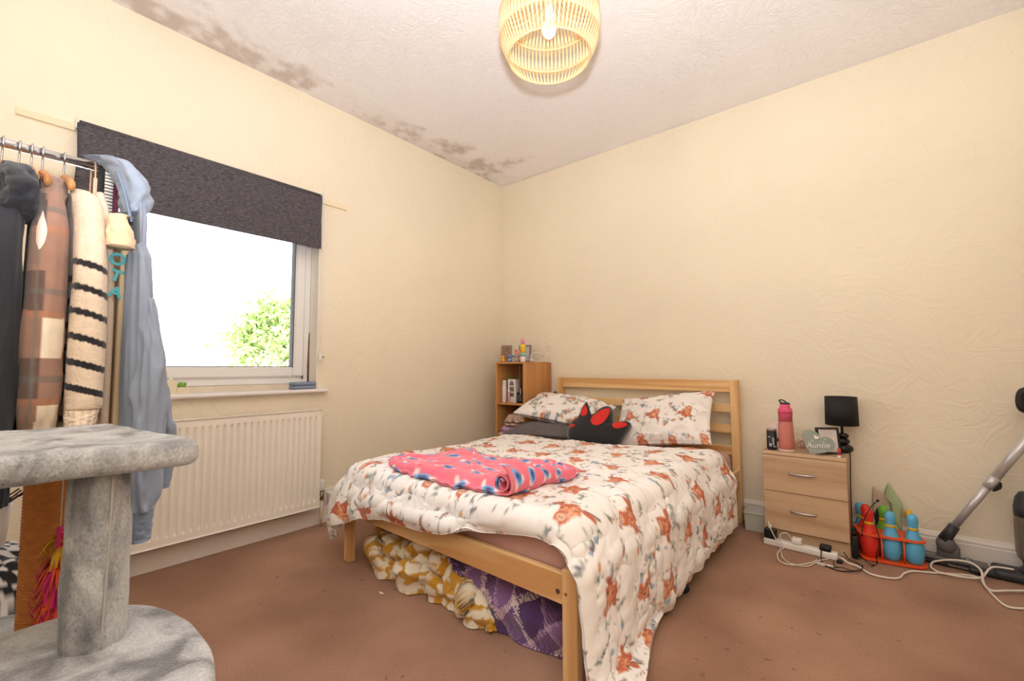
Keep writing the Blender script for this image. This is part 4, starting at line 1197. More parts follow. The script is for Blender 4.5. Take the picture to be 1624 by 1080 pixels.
lathe('teal_band', [(0.022, 0.045), (0.022, 0.075)], mat('teal_band', C(120, 200, 190), 0.4), sb, 20)
lathe('yellow_band', [(0.022, 0.075), (0.022, 0.140), (0.017, 0.148)], mat('yellow_band', C(244, 206, 40), 0.4), sb, 20)
lathe('cap', [(0.016, 0.148), (0.016, 0.186), (0.012, 0.194), (0, 0.195)], mat('pink_cap', C(240, 140, 190), 0.4), sb, 20)
# white wire bird ornament
q = on_y(866, 570, -0.10)
wo = empty('wire_ornament', (q[0] - 0.05, -0.09, STOP), 0.62, 'white wire bird outline ornament on the bookcase top', 'ornament')
WW = mat('white_wire', C(238, 226, 214), 0.5)
tube('outline', [(-0.06, 0, 0.006), (-0.095, 0, 0.04), (-0.09, 0, 0.075), (-0.04, 0, 0.085), (-0.005, 0, 0.08), (0.0, 0, 0.12), (0.005, 0, 0.165), (0.03, 0, 0.178), (0.075, 0, 0.155), (0.085, 0, 0.145), (0.05, 0, 0.146), (0.028, 0, 0.135), (0.032, 0, 0.09), (0.05, 0, 0.06), (0.035, 0, 0.015), (0.0, 0, 0.006)], 0.0035, WW, wo, 6, True, curve=6)
tube('wing_loop', [(-0.02, 0.004, 0.03), (-0.03, 0.004, 0.065), (0.01, 0.004, 0.07), (0.028, 0.004, 0.045), (0.01, 0.004, 0.02)], 0.003, WW, wo, 6, True, curve=6)
# middle shelf
def bottle(name, px, y, z, prof, m, cap_prof, capm, label, cat='bottle'):
    q = on_y(px, 620, y)
    b = empty(name, (q[0], y, z), label=label, cat=cat)
    lathe('bottle_body', prof, m, b, 20); lathe('cap', cap_prof, capm, b, 20)
    return b
zs = SHZ[2]
bottle('spray_can', 800, -0.30, zs, [(0.021, 0), (0.022, 0.003), (0.022, 0.14), (0.019, 0.15)], mat('white_pink_can', C(238, 220, 220), 0.35, var=(30, 0.12)), [(0.018, 0.15), (0.019, 0.152), (0.019, 0.185), (0.016, 0.19), (0, 0.19)], WHITE_PL, 'white and pink spray can on the bookcase middle shelf')
bottle('bottle', 812, -0.20, zs, [(0.026, 0), (0.028, 0.004), (0.028, 0.13), (0.022, 0.16)], mat('pale_grey_bottle', C(206, 206, 200), 0.35), [(0.02, 0.16), (0.024, 0.162), (0.024, 0.205), (0.02, 0.212), (0, 0.212)], mat('green_cap', C(30, 130, 80), 0.4), 'pale bottle with a dark green cap behind the spray can')
bottle('bottle', 807, -0.325, zs, [(0.010, 0), (0.011, 0.002), (0.011, 0.085), (0.009, 0.092)], mat('pink_tube', C(226, 170, 176), 0.4), [(0.009, 0.092), (0.011, 0.093), (0.011, 0.11), (0, 0.112)], WHITE_PL, 'small slim pink bottle beside the printed box')
pb_ = empty('printed_box', (on_y(815, 620, -0.27)[0] - 0.002, -0.275, zs), 0.08, 'white carton printed with grey pictures on the bookcase middle shelf', 'box')
box('carton', (-0.042, -0.025, 0), (0.042, 0.025, 0.20), mat('white_carton', C(232, 226, 224), 0.6), pb_, 0.002)
PRN = mat('grey_print', C(128, 116, 116), 0.6, var=(60, 0.3))
prism('printed_picture', [(-0.022, 0.145), (0.022, 0.145), (0.022, 0.165), (0.0, 0.19), (-0.022, 0.165)], 0.0252, 0.0256, PRN, pb_, rot=(PI / 2, 0, 0))
box('printed_picture', (-0.024, -0.0256, 0.095), (0.024, -0.0252, 0.135), PRN, pb_); box('printed_picture', (-0.024, -0.0256, 0.05), (0.024, -0.0252, 0.085), PRN, pb_)
dk = empty('wire_basket', (on_y(826, 625, -0.26)[0] + 0.006, -0.235, zs), 0.0, 'dark grey basket of small things beside the printed carton', 'basket')
DKG = mat('dark_grey_plastic', C(78, 78, 84), 0.5)
boxes('basket_body', [((-0.03, -0.05, 0), (0.03, 0.05, 0.012)), ((-0.03, -0.05, 0), (-0.027, 0.05, 0.09)), ((0.027, -0.05, 0), (0.03, 0.05, 0.09)), ((-0.03, -0.05, 0), (0.03, -0.047, 0.07)), ((-0.03, 0.047, 0), (0.03, 0.05, 0.12))], DKG, dk)
tube('handle', [(-0.028, 0, 0.09), (-0.02, 0, 0.15), (0.0, 0, 0.165), (0.02, 0, 0.15), (0.028, 0, 0.09)], 0.003, BLACK_PL, dk, 6, curve=6)
tube('hair_brush', [(0.0, 0.0, 0.012), (0.006, 0.01, 0.13)], 0.006, mat('pink_brush', C(220, 150, 140), 0.5), dk, 8)
tube('pen', [(-0.012, -0.02, 0.012), (-0.018, -0.015, 0.12)], 0.004, WHITE_PL, dk, 8)
cbl = tube('cable', [(on_y(824, 582, -0.05)[0], -0.05, STOP - 0.02), (on_y(824, 600, -0.05)[0], -0.05, 0.9), (on_y(825, 612, -0.05)[0], -0.052, zs + 0.002)], 0.004, WHITE_PL, None, 6, curve=4)
tag(cbl, 'white cable hanging inside the bookcase', 'cable')
# black tipped charger lead sticking out beside the bookcase
ld = empty('charger_lead', (0, 0, 0), label='white charger lead with a black tip between bookcase and headboard', cat='cable')
a = on_y(871, 623, -0.02); b = on_y(879, 622, -0.06)
tube('lead', [tuple(a + np.array([-0.03, 0.0, 0])), tuple((a + b) / 2), tuple(b)], 0.004, WHITE_PL, ld, 6)
tube('tip', [tuple(b), tuple(b + np.array([0.03, -0.01, 0.0]))], 0.006, BLACK_PL, ld, 8)
# lower shelf
zs = SHZ[1]
def folded(name, lo, hi, m, label, cat='cloth', seed=0, waves=3):
    n = 40
    u, v = np.meshgrid(np.linspace(-1, 1, n), np.linspace(-1, 1, n), indexing='ij')
    pr = (np.clip(1 - np.abs(u) ** 6, 0, 1) * np.clip(1 - np.abs(v) ** 6, 0, 1)) ** 0.5
    w, d, h = [(b - a) for a, b in zip(lo, hi)]
    top = np.stack([lo[0] + w * (u + 1) / 2, lo[1] + d * (v + 1) / 2, lo[2] + h * (0.35 + 0.65 * pr) + 0.12 * h * fbm(u * waves, v * waves, seed, 2, seed)], -1)
    bot = top.copy(); bot[..., 2] = lo[2]
    V = np.concatenate([top.reshape(-1, 3), bot.reshape(-1, 3)]); N_ = n * n; idx = np.arange(N_).reshape(n, n)
    def rim(s): return np.stack([s[:-1], s[:-1] + N_, s[1:] + N_, s[1:]], -1)
    F = np.concatenate([grid_faces(n, n), grid_faces(n, n, off=N_, flip=True), rim(idx[0, :]), rim(idx[-1, ::-1]), rim(idx[::-1, 0]), rim(idx[:, -1])])
    o = link(name, fast_mesh(name, V, F, True), m)
    return tag(o, label, cat)
sbx = empty('storage_box', (0, 0, 0), label='peach fabric box on the bookcase lower shelf', cat='box')
x0, x1 = SX0 + pt + 0.004, SX1 - pt - 0.006
box('box_body', (x0, SY0 + 0.01, zs), (x1, SY1 - 0.06, zs + 0.075), mat('peach_fabric', C(226, 182, 164), 0.8, var=(20, 0.08)), sbx, 0.008)
box('box_rim', (x0 - 0.002, SY0 + 0.006, zs + 0.062), (x1 + 0.002, SY1 - 0.056, zs + 0.078), mat('peach_band', C(234, 196, 180), 0.8), sbx, 0.006)
folded('folded_clothing', (x0 + 0.02, SY0 + 0.015, zs + 0.079), (x1 - 0.04, SY1 - 0.07, zs + 0.145), mat('lilac_fleece', C(196, 162, 190), 0.9, bump=(200, 0.5)), 'lilac folded fleece on the peach box in the bookcase', 'clothing', 4)
LEO = mat('leopard_fleece', C(206, 176, 160), 0.9, var=(40, 0.5))
folded('folded_clothing', (x0 + 0.06, SY0 + 0.02, zs + 0.150), (x1 - 0.004, SY1 - 0.08, zs + 0.235), LEO, 'brown mottled fleece crumpled above the lilac fleece', 'clothing', 9)

# ================================================================ BEDSIDE CABINET
BX0, BX1, BY0, BY1, BTOP = 2.272, 2.664, -0.312, -0.022, 0.513
bs = empty('bedside_cabinet', (0, 0, 0), label='pale oak two-drawer bedside cabinet against the wall', cat='cabinet')
box('carcass_side', (BX0, BY0 + 0.016, 0), (BX0 + 0.016, BY1, BTOP - 0.018), OAK_Z, bs)
box('carcass_side', (BX1 - 0.016, BY0 + 0.016, 0), (BX1, BY1, BTOP - 0.018), OAK_Z, bs)
box('back_panel', (BX0 + 0.016, BY1 - 0.006, 0.02), (BX1 - 0.016, BY1, BTOP - 0.018), OAK_Z, bs)
box('top_panel', (BX0 - 0.002, BY0 - 0.002, BTOP - 0.018), (BX1 + 0.002, BY1, BTOP), OAK_X, bs, 0.0015)
box('plinth', (BX0 + 0.016, BY0 + 0.018, 0), (BX1 - 0.016, BY0 + 0.032, 0.075), OAK_X, bs)
for z0, z1 in ((0.078, 0.288), (0.291, 0.492)):
    dr = box('drawer', (BX0 + 0.001, BY0, z0), (BX1 - 0.001, BY0 + 0.0155, z1), OAK_X, bs, 0.001)
    zc = z0 + (z1 - z0) * 0.54; xc = (BX0 + BX1) / 2 - 0.005
    tube('handle', [(xc - 0.062, BY0 + 0.001, zc), (xc - 0.056, BY0 - 0.010, zc), (xc - 0.03, BY0 - 0.019, zc), (xc, BY0 - 0.022, zc), (xc + 0.03, BY0 - 0.019, zc), (xc + 0.056, BY0 - 0.010, zc), (xc + 0.062, BY0 + 0.001, zc)], 0.0055, STEEL, dr, 8, curve=5, flat=(0.7, 1.0))

def on_top(px, y, py=712): q = on_y(px, py, y); return q[0]
# drinks can
can = empty('drinks_can', (on_top(1224, -0.255), -0.245, BTOP), 0.2, 'black drinks can with a silver rim on the bedside cabinet', 'can')
lathe('can_body', [(0.024, 0), (0.0265, 0.008), (0.0265, 0.108)], mat('black_can_print', C(38, 38, 44), 0.3, metal=0.2), can, 28)
lathe('can_rim', [(0.0265, 0.108), (0.0235, 0.118), (0.024, 0.121), (0.022, 0.1215), (0.021, 0.119), (0, 0.119)], STEEL, can, 28)
boxm = mat('silver_print', C(170, 170, 176), 0.4)
for a0, zz, w_, h_ in ((-1.9, 0.03, 0.010, 0.018), (-1.3, 0.05, 0.006, 0.045), (-2.2, 0.075, 0.012, 0.006), (-1.0, 0.02, 0.012, 0.006)):
    V = []; n = 6
    for k in range(n):
        aa = a0 + (k / (n - 1) - 0.5) * w_ / 0.0265 * 1.4
        V += [(0.0268 * math.cos(aa), 0.0268 * math.sin(aa), zz - h_ / 2), (0.0268 * math.cos(aa), 0.0268 * math.sin(aa), zz + h_ / 2)]
    link('can_print', mesh_of('can_print', V, [(2 * k, 2 * k + 2, 2 * k + 3, 2 * k + 1) for k in range(n - 1)]), boxm, can)
# shaker bottle
sh = empty('shaker_bottle', (on_top(1247, -0.245), -0.235, BTOP), 0.3, 'tall pink translucent shaker bottle with a black loop on the bedside cabinet', 'bottle')
def tinted(name, col, fac, rough=0.25):
    m = bpy.data.materials.new(name); m.use_nodes = True; N = m.node_tree.nodes; L = m.node_tree.links; b = N['Principled BSDF']
    b.inputs['Base Color'].default_value = (*col, 1); b.inputs['Roughness'].default_value = rough
    t = N.new('ShaderNodeBsdfTransparent'); t.inputs['Color'].default_value = (*[min(1, c * 0.3 + 0.7) for c in col], 1)
    x = N.new('ShaderNodeMixShader'); x.inputs[0].default_value = fac
    L.new(t.outputs[0], x.inputs[1]); L.new(b.outputs[0], x.inputs[2]); L.new(x.outputs[0], N['Material Output'].inputs['Surface'])
    return m
lathe('cup', [(0.036, 0.006), (0.040, 0.012), (0.040, 0.06), (0.039, 0.12), (0.036, 0.165), (0.0345, 0.175)], tinted('pink_translucent', C(226, 140, 130), 0.72), sh, 32)
lathe('base', [(0.038, 0), (0.042, 0.002), (0.041, 0.008), (0.036, 0.009), (0, 0.009)], mat('pale_base', C(240, 222, 214), 0.4), sh, 32)
lathe('liquid', [(0.0, 0.01), (0.037, 0.012), (0.037, 0.06), (0.0, 0.062)], mat('orange_drink', C(206, 118, 88), 0.3), sh, 28)
PNK = mat('hot_pink_plastic', C(226, 88, 124), 0.4)
lathe('collar', [(0.0355, 0.160), (0.0355, 0.205), (0.037, 0.207), (0.037, 0.211), (0.0365, 0.213)], mat('pink_collar', C(214, 98, 120), 0.45), sh, 32)
lathe('lid', [(0.037, 0.213), (0.0375, 0.232), (0.034, 0.243), (0.027, 0.249), (0.026, 0.268), (0.0, 0.270)], PNK, sh, 32)
lathe('spout_cap', [(0.026, 0.268), (0.0262, 0.275), (0.018, 0.278), (0, 0.278)], mat('charcoal_cap', C(60, 58, 62), 0.5), sh, 24)
tube('loop', [(0.010, 0, 0.274), (-0.005, 0, 0.288), (-0.022, 0, 0.292), (-0.028, 0, 0.286), (-0.016, 0, 0.276), (-0.004, 0.0, 0.270)], 0.004, MATS['charcoal_cap'], sh, 8, True, curve=5)
# crumpled tissue and hair clip behind
folded('tissue', (on_top(1226, -0.12) - 0.02, -0.13, BTOP), (on_top(1226, -0.12) + 0.045, -0.07, BTOP + 0.13), mat('pink_tissue', C(240, 218, 214), 0.9), 'crumpled pale pink tissue behind the drinks can', 'tissue', 5, 4)
hc = empty('hair_clip', (on_top(1272, -0.15), -0.13, BTOP), 0.3, 'peach hair claw clip between bottle and heart sign', 'hair clip')
HCM = mat('peach_plastic', C(232, 190, 160), 0.4)
for s in (-1, 1):
    tube('claw_half', [(-0.035, s * 0.012, 0.006), (-0.03, s * 0.02, 0.04), (0.0, s * 0.018, 0.058), (0.03, s * 0.02, 0.045), (0.035, s * 0.012, 0.006)], 0.006, HCM, hc, 8, curve=5)
    for k in range(4): tube('tooth', [(-0.024 + k * 0.016, s * 0.019, 0.048), (-0.024 + k * 0.016, s * 0.010, 0.004)], 0.003, HCM, hc, 6)
tube('hinge', [(-0.02, 0, 0.052), (0.02, 0, 0.052)], 0.006, mat('amber_plastic', C(190, 120, 80), 0.4), hc, 8)
# heart sign
ht = empty('heart_sign', (on_top(1296, -0.275, 716), -0.272, BTOP), 0.25, 'grey green heart sign lettered Auntie on the bedside cabinet', 'sign')
ho = []
for k in range(60):
    t = 2 * PI * k / 60
    ho.append((0.0050 * 16 * math.sin(t) ** 3 * 1.0, 0.0048 * (13 * math.cos(t) - 5 * math.cos(2 * t) - 2 * math.cos(3 * t) - math.cos(4 * t))))
ca, sa = math.cos(-0.46), math.sin(-0.46)
ho = [(x * ca - y * sa, x * sa + y * ca) for x, y in ho]
mny = min(y for x, y in ho); ho = [(x, max(y - mny, 0.012) - 0.012) for x, y in ho]
HG = mat('sage_grey_paint', C(158, 168, 158), 0.6, var=(20, 0.05)); HWH = mat('white_lettering', C(244, 240, 234), 0.6)
prism('heart', ho, -0.006, 0.006, HG, ht, rot=(PI / 2 - 0.06, 0, 0))
def text(name, s, size, loc, rot, m, parent, shear=0.0, ext=0.0006, align='CENTER', bold=0.0):
    cu_ = bpy.data.curves.new(name, 'FONT'); cu_.body = s; cu_.size = size; cu_.extrude = ext; cu_.shear = shear; cu_.offset = bold; cu_.align_x = align; cu_.align_y = 'CENTER'
    tmp = bpy.data.objects.new('tmp_text', cu_); COL.objects.link(tmp)
    dg = bpy.context.evaluated_depsgraph_get()
    me = bpy.data.meshes.new_from_object(tmp.evaluated_get(dg)); me.materials.clear()
    bpy.data.objects.remove(tmp); bpy.data.curves.remove(cu_)
    return link(name, me, m, parent, loc, rot)
text('lettering', 'Auntie', 0.041, (0.002, -0.0095, 0.052), (PI / 2 - 0.06, -0.06, 0), HWH, ht, 0.3)
for k in range(2): box('small_print', (-0.035, -0.0075 - 0.0003 * 0, 0.026 - k * 0.008), (0.04, -0.0068, 0.029 - k * 0.008), mat('faint_print', C(196, 202, 194), 0.6), ht)
prism('small_heart', [(x * 0.16, y * 0.16) for x, y in ho], 0.0062, 0.0085, HWH, ht, loc=(-0.004, -0.002, 0.085), rot=(PI / 2 - 0.06, 0, 0))
for x, z in ((-0.022, 0.078), (0.02, 0.098), (0.038, 0.088), (-0.04, 0.066), (0.03, 0.072)): disc('dot', (x, -0.0085, z), (0, -1, 0), 0.003, HWH, ht)
# picture frame leaning behind
pfr = frame('photo_frame', 0.115, 0.145, -0.16, 0.55, (on_top(1316, -0.19), -0.205, BTOP), mat('black_frame', C(32, 30, 32), 0.4), mat('pale_photo', C(226, 216, 212), 0.3, var=(14, 0.12)), 'black photo frame with a pale picture behind the heart sign', 0.010)
# lip balm
lb = empty('lip_balm', (on_top(1331, -0.285, 722), -0.288, BTOP), label='red and white lip balm tube at the cabinet corner', cat='lip balm')
lathe('tube_base', [(0.0075, 0), (0.008, 0.001), (0.008, 0.012)], WHITE_PL, lb, 14); lathe('tube_body', [(0.0082, 0.012), (0.0082, 0.045), (0.007, 0.048), (0, 0.048)], mat('red_tube', C(206, 70, 56), 0.4), lb, 14)
box('label_patch', (-0.004, -0.0088, 0.018), (0.004, -0.0075, 0.030), mat('purple_print', C(110, 60, 130), 0.5), lb)
# table lamp of stacked pebbles
lx = on_top(1337, -0.104, 715)
la = empty('table_lamp', (lx, -0.104, BTOP), label='black table lamp with stacked pebble base and drum shade', cat='lamp')
PEB = mat('black_ceramic', C(26, 26, 28), 0.3)
def peb(z, r, h): return [(0, z), (r * .7, z + h * .06), (r * .95, z + h * .28), (r, z + h * .5), (r * .93, z + h * .74), (r * .62, z + h * .95), (0, z + h)]
for z, r, h, ox in ((0, 0.050, 0.050, 0.0), (0.047, 0.040, 0.036, -0.006), (0.080, 0.027, 0.030, 0.004)):
    lathe('pebble', peb(z, r, h), PEB, la, 24, loc=(ox, 0, 0), sy=0.85)
tube('stem', [(0, 0, 0.108), (0, 0, 0.16)], 0.007, BLACK_PL, la, 10)
shp = [(0.079, 0.155), (0.076, 0.315), (0.0745, 0.315), (0.0775, 0.155)]
V = []; F = []; sg = 40
for r, z in shp:
    for k in range(sg): V.append((r * math.cos(2 * PI * k / sg), r * math.sin(2 * PI * k / sg), z))
for i in range(4):
    for k in range(sg): F.append((i * sg + k, i * sg + (k + 1) % sg, ((i + 1) % 4) * sg + (k + 1) % sg, ((i + 1) % 4) * sg + k))
link('lamp_shade', mesh_of('lamp_shade', V, F, True), mat('black_shade_fabric', C(30, 28, 30), 0.7, bump=(300, 0.3, 0.001)), la)
tubes('shade_spider', [([(0, 0, 0.158), (0.076 * math.cos(a), 0.076 * math.sin(a), 0.165)], 0.002) for a in (0.3, 2.4, 4.5)], BLACK_PL, la)
tube('flex', [(0.04, -0.0, 0.012 - 0.0), (0.0 + (BX1 - lx) - 0.002, 0.0, 0.006), (BX1 + 0.008 - lx, -0.01, -0.01), (BX1 + 0.008 - lx, -0.11, -0.16), (BX1 + 0.009 - lx, -0.15, -0.3), (BX1 + 0.012 - lx, -0.186, -0.375)], 0.003, BLACK_PL, la, 6, curve=6)

# ================================================================ CABLES, POWER STRIP, STORAGE BOX
stq0, stq1 = on_z(1213, 860, 0.0), on_z(1330, 888, 0.0)
d = stq1 - stq0; L_ = float(np.linalg.norm(d[:2])); ps_ang = math.atan2(d[1], d[0])
ps = empty('power_strip', (float(stq0[0]), float(stq0[1]) - 0.006, 0), ps_ang, 'white power strip with plugs on the floor by the cabinet', 'power strip')
box('strip_body', (0, -0.026, 0), (L_, 0.026, 0.036), WHITE_PL, ps, 0.008, 3, True)
for k in range(4):
    x = 0.05 + k * (L_ - 0.1) / 3.6
    if k in (2,):
        boxes('socket_slot', [((x - 0.004, -0.008, 0.0358), (x + 0.004, -0.005, 0.0366)), ((x - 0.012, 0.004, 0.0358), (x - 0.007, 0.008, 0.0366)), ((x + 0.007, 0.004, 0.0358), (x + 0.012, 0.008, 0.0366))], BLACK_PL, ps)
boxes('usb_port', [((L_ - 0.045 - k * 0.018, -0.006, 0.0358), (L_ - 0.035 - k * 0.018, 0.006, 0.0366)) for k in range(2)], mat('grey_port', C(120, 116, 118), 0.5), ps)
def plug(lo, hi, m, label, name='plug'):
    p = empty(name, (0, 0, 0), label=label, cat='plug'); p.parent = None
    p.matrix_world = Matrix.Translation(ps.location) @ Matrix.Rotation(ps_ang, 4, 'Z')
    box('plug_body', lo, hi, m, p, 0.006, 3, True)
    return p
g1 = plug((0.004, -0.024, 0.0365), (0.062, 0.024, 0.088), BLACK_PL, 'black cube charger on the left end of the power strip', 'charger')
box('usb_head', (0.022, -0.008, 0.088), (0.038, 0.008, 0.108), WHITE_PL, g1, 0.003)
g2 = plug((0.136, -0.026, 0.0365), (0.182, 0.022, 0.066), WHITE_PL, 'white plug in the middle of the power strip')
g3 = plug((0.262, -0.024, 0.0365), (0.312, 0.024, 0.062), BLACK_PL, 'flat black plug on the right of the power strip')
def floor_px(pts, z=0.006): return [tuple(on_z(x, y, z)) for x, y in pts]
def cable(name, pts, r, m, label, curve=8):
    o = tube(name, pts, r, m, None, 6, curve=curve)
    return tag(o, label, 'cable')
WC = mat('white_cable', C(236, 226, 214), 0.5)
psm = Matrix.Translation(ps.location) @ Matrix.Rotation(ps_ang, 4, 'Z')
def sp(x, y, z): return tuple(psm @ Vector((x, y, z)))
cable('charging_cable', [sp(0.03, 0, 0.108), sp(0.026, -0.012, 0.128), sp(0.04, -0.036, 0.10), sp(0.075, -0.042, 0.03), sp(0.09, -0.048, 0.006)] + floor_px([(1241, 884), (1255, 894), (1280, 898), (1296, 891), (1297, 882), (1287, 876)])[0:4] + floor_px([(1300, 889), (1316, 886)]), 0.0026, WC, 'thin white charging cable from the cube charger')
cable('charging_cable', [sp(0.135, -0.002, 0.052), sp(0.125, -0.012, 0.075), sp(0.11, -0.03, 0.09), sp(0.085, -0.032, 0.07), sp(0.10, -0.036, 0.008)] + floor_px([(1238, 871), (1233, 879), (1237, 890), (1258, 896), (1284, 893), (1296, 888)], 0.012), 0.0026, WC, 'looped white charging cable in front of the power strip')
cable('black_cable', [sp(0.275, -0.024, 0.046), sp(0.272, -0.036, 0.03)] + floor_px([(1303, 888), (1310, 897), (1330, 905), (1352, 906), (1367, 902), (1362, 894), (1345, 887)]), 0.0026, BLACK_PL, 'black cable coiling from the flat black plug')
cable('black_cable', floor_px([(1322, 890), (1324, 899), (1336, 900), (1352, 905), (1366, 903), (1368, 896)], 0.013) , 0.0022, BLACK_PL, 'thin black cable with a small plug on the carpet')
cable('black_cable', floor_px([(1344, 884), (1336, 872), (1331, 862), (1334, 861), (1346, 869), (1362, 880), (1376, 892), (1386, 896)], 0.02), 0.0024, BLACK_PL, 'black cable looped at the foot of the cabinet')
bpt = floor_px([(1331, 893)], 0.009)[0]
o = box('cable_plug', (-0.012, -0.009, 0.0), (0.012, 0.009, 0.016), BLACK_PL, None, 0.004, 2, True, loc=(bpt[0], bpt[1] + 0.02, 0.001), rot=(0, 0, 0.4)); tag(o, 'tiny black connector lying on the carpet by the power strip', 'connector')
bpt = floor_px([(1302, 894)], 0.009)[0]
o = empty('adapter', (bpt[0], bpt[1], 0), -0.2, 'small grey inline adapter on the carpet before the power strip', 'adapter')
box('adapter_body', (-0.020, -0.013, 0.0), (0.020, 0.013, 0.014), mat('grey_adapter', C(196, 186, 178), 0.4), o, 0.005, 2, True)
tube('connector', [(0.018, 0.004, 0.008), (0.05, 0.012, 0.008)], 0.005, WHITE_PL, o, 8)
# black mains adapter standing beside the cabinet
aq = on_z(1356, 880, 0.0)
ad = empty('mains_adapter', (BX1 + 0.019, -0.292, 0.0), 0.0, 'slim black mains adapter standing beside the cabinet', 'adapter')
box('adapter_brick', (-0.014, -0.022, 0.006), (0.014, 0.022, 0.118), BLACK_PL, ad, 0.005, 3, True)
tube('strain_relief', [(0, 0, 0.116), (-0.002, 0, 0.14)], 0.006, BLACK_PL, ad, 8)
# storage box
stb = empty('storage_box', (2.195, -0.118, 0), 0.08, 'pale translucent lidded storage box between bed and cabinet', 'box')
FROST = tinted('frosted_plastic', C(222, 222, 210), 0.8, 0.4)
V = []; F = []
def cup_box(w0, d0, w1, d1, h, t):
    o_ = [(-w0, -d0, 0), (w0, -d0, 0), (w0, d0, 0), (-w0, d0, 0), (-w1, -d1, h), (w1, -d1, h), (w1, d1, h), (-w1, d1, h)]
    i_ = [(-w1 + t, -d1 + t, h), (w1 - t, -d1 + t, h), (w1 - t, d1 - t, h), (-w1 + t, d1 - t, h), (-w0 + t, -d0 + t, t), (w0 - t, -d0 + t, t), (w0 - t, d0 - t, t), (-w0 + t, d0 - t, t)]
    F_ = [(0, 3, 2, 1), (0, 1, 5, 4), (1, 2, 6, 5), (2, 3, 7, 6), (3, 0, 4, 7), (4, 5, 9, 8), (5, 6, 10, 9), (6, 7, 11, 10), (7, 4, 8, 11), (8, 9, 13, 12), (9, 10, 14, 13), (10, 11, 15, 14), (11, 8, 12, 15), (12, 13, 14, 15)]
    return o_ + i_, F_
v_, f_ = cup_box(0.056, 0.075, 0.062, 0.082, 0.098, 0.003)
link('box_body', mesh_of('box_body', v_, f_), FROST, stb)
box('lid', (-0.066, -0.086, 0.098), (0.066, 0.086, 0.110), FROST, stb, 0.004)
box('label_patch', (-0.02, -0.03, 0.110), (0.04, 0.03, 0.1108), mat('lilac_label', C(206, 200, 214), 0.6), stb)

# ================================================================ BOWLING SET
ORG = mat('orange_plastic', C(240, 92, 44), 0.35)
rk = empty('bowling_rack', (0, 0, 0), label='orange plastic bowling pin rack with two plates on the floor', cat='toy rack')
p0 = on_z(1366, 884, 0.0); p1 = on_z(1440, 897, 0.0)
ru = np.array(p1 - p0); ru[2] = 0; RL = float(np.linalg.norm(ru)); ru /= RL
rang = math.atan2(ru[1], ru[0])
pin_sp = 0.087
pos = {}
P_r = on_z(1380, 884, 0.02); P_b1 = on_z(1410, 889, 0.02); P_b2 = on_z(1440, 895, 0.02)
rv = np.array([-ru[1], ru[0], 0])
base0 = np.array([2.742, -0.245, 0.0])
# triangular set: front row of three, one behind left, more behind
pins = [('red', base0), ('blue', base0 + ru * pin_sp), ('blue', base0 + ru * pin_sp * 2), ('red', np.array([2.722, -0.160, 0.0])), ('green', np.array([2.803, -0.126, 0.0]))]
rk.location = tuple(base0); rk.rotation_euler = (0, 0, rang)
def rounded(pts, r, n=5):
    out = []
    m = len(pts)
    for i in range(m):
        a, b, c = np.array(pts[i - 1]), np.array(pts[i]), np.array(pts[(i + 1) % m])
        u = (a - b) / np.linalg.norm(a - b); v = (c - b) / np.linalg.norm(c - b)
        for k in range(n + 1):
            t = k / n; q = (b + u * r) * (1 - t) ** 2 + b * 2 * t * (1 - t) + (b + v * r) * t * t
            out.append((float(q[0]), float(q[1])))
    return out
# outline: the hull of the pins' footprints plus a lip; the top plate has a hole for each pin
_w2l = lambda p: ((p[0] - base0[0]) * ru[0] + (p[1] - base0[1]) * ru[1], (p[0] - base0[0]) * rv[0] + (p[1] - base0[1]) * rv[1])
LP = [_w2l(p) for _, p in pins]
cloud = sorted((x + 0.0475 * math.cos(t), y + 0.0475 * math.sin(t)) for x, y in LP for t in np.linspace(0, 2 * PI, 36, endpoint=False))
def hull(pts):
    def half(ps):
        h = []
        for p in ps:
            while len(h) > 1 and (h[-1][0] - h[-2][0]) * (p[1] - h[-2][1]) - (h[-1][1] - h[-2][1]) * (p[0] - h[-2][0]) <= 0: h.pop()
            h.append(p)
        return h
    return half(pts)[:-1] + half(pts[::-1])[:-1]
tri = [(float(x), float(y)) for x, y in hull(cloud)]
prism('base_plate', tri, 0.004, 0.016, ORG, rk, bevel=0.003)
tp = prism('top_plate', tri, 0.128, 0.137, ORG, rk)
cuts = []
for x, y in LP:
    c_ = lathe('hole_cutter', [(0.0348, 0.11), (0.0348, 0.16)], ORG, rk, 32, loc=(float(x), float(y), 0)); cuts.append(c_)
    md = tp.modifiers.new('hole', 'BOOLEAN'); md.operation = 'DIFFERENCE'; md.solver = 'EXACT'; md.object = c_
bpy.context.view_layer.update()
me_ = bpy.data.meshes.new_from_object(tp.evaluated_get(bpy.context.evaluated_depsgraph_get()))
tp.modifiers.clear(); tp.data = me_
for c_ in cuts: bpy.data.objects.remove(c_)
gx_ = [(0.5, 0), (1.5, 0)]
for x, y in ((pin_sp * 0.5, -0.0385), (pin_sp * 1.5, -0.0385), (LP[3][0] - 0.03, LP[3][1] + 0.0365), (LP[4][0] + 0.036, LP[4][1] + 0.030), (LP[2][0] + 0.040, 0.0235)):
    tube('post', [(float(x), float(y), 0.012), (float(x), float(y), 0.13)], 0.004, ORG, rk, 8)
PCOL = {'red': C(222, 52, 40), 'blue': C(96, 182, 226), 'green': C(110, 184, 60)}
PP = [(0.0, 0.0), (0.028, 0.0), (0.034, 0.006), (0.043, 0.035), (0.0465, 0.065), (0.044, 0.092), (0.036, 0.118), (0.027, 0.142), (0.0215, 0.160), (0.0205, 0.172), (0.0215, 0.186), (0.0245, 0.203), (0.0245, 0.218), (0.019, 0.232), (0.010, 0.2395), (0, 0.241)]
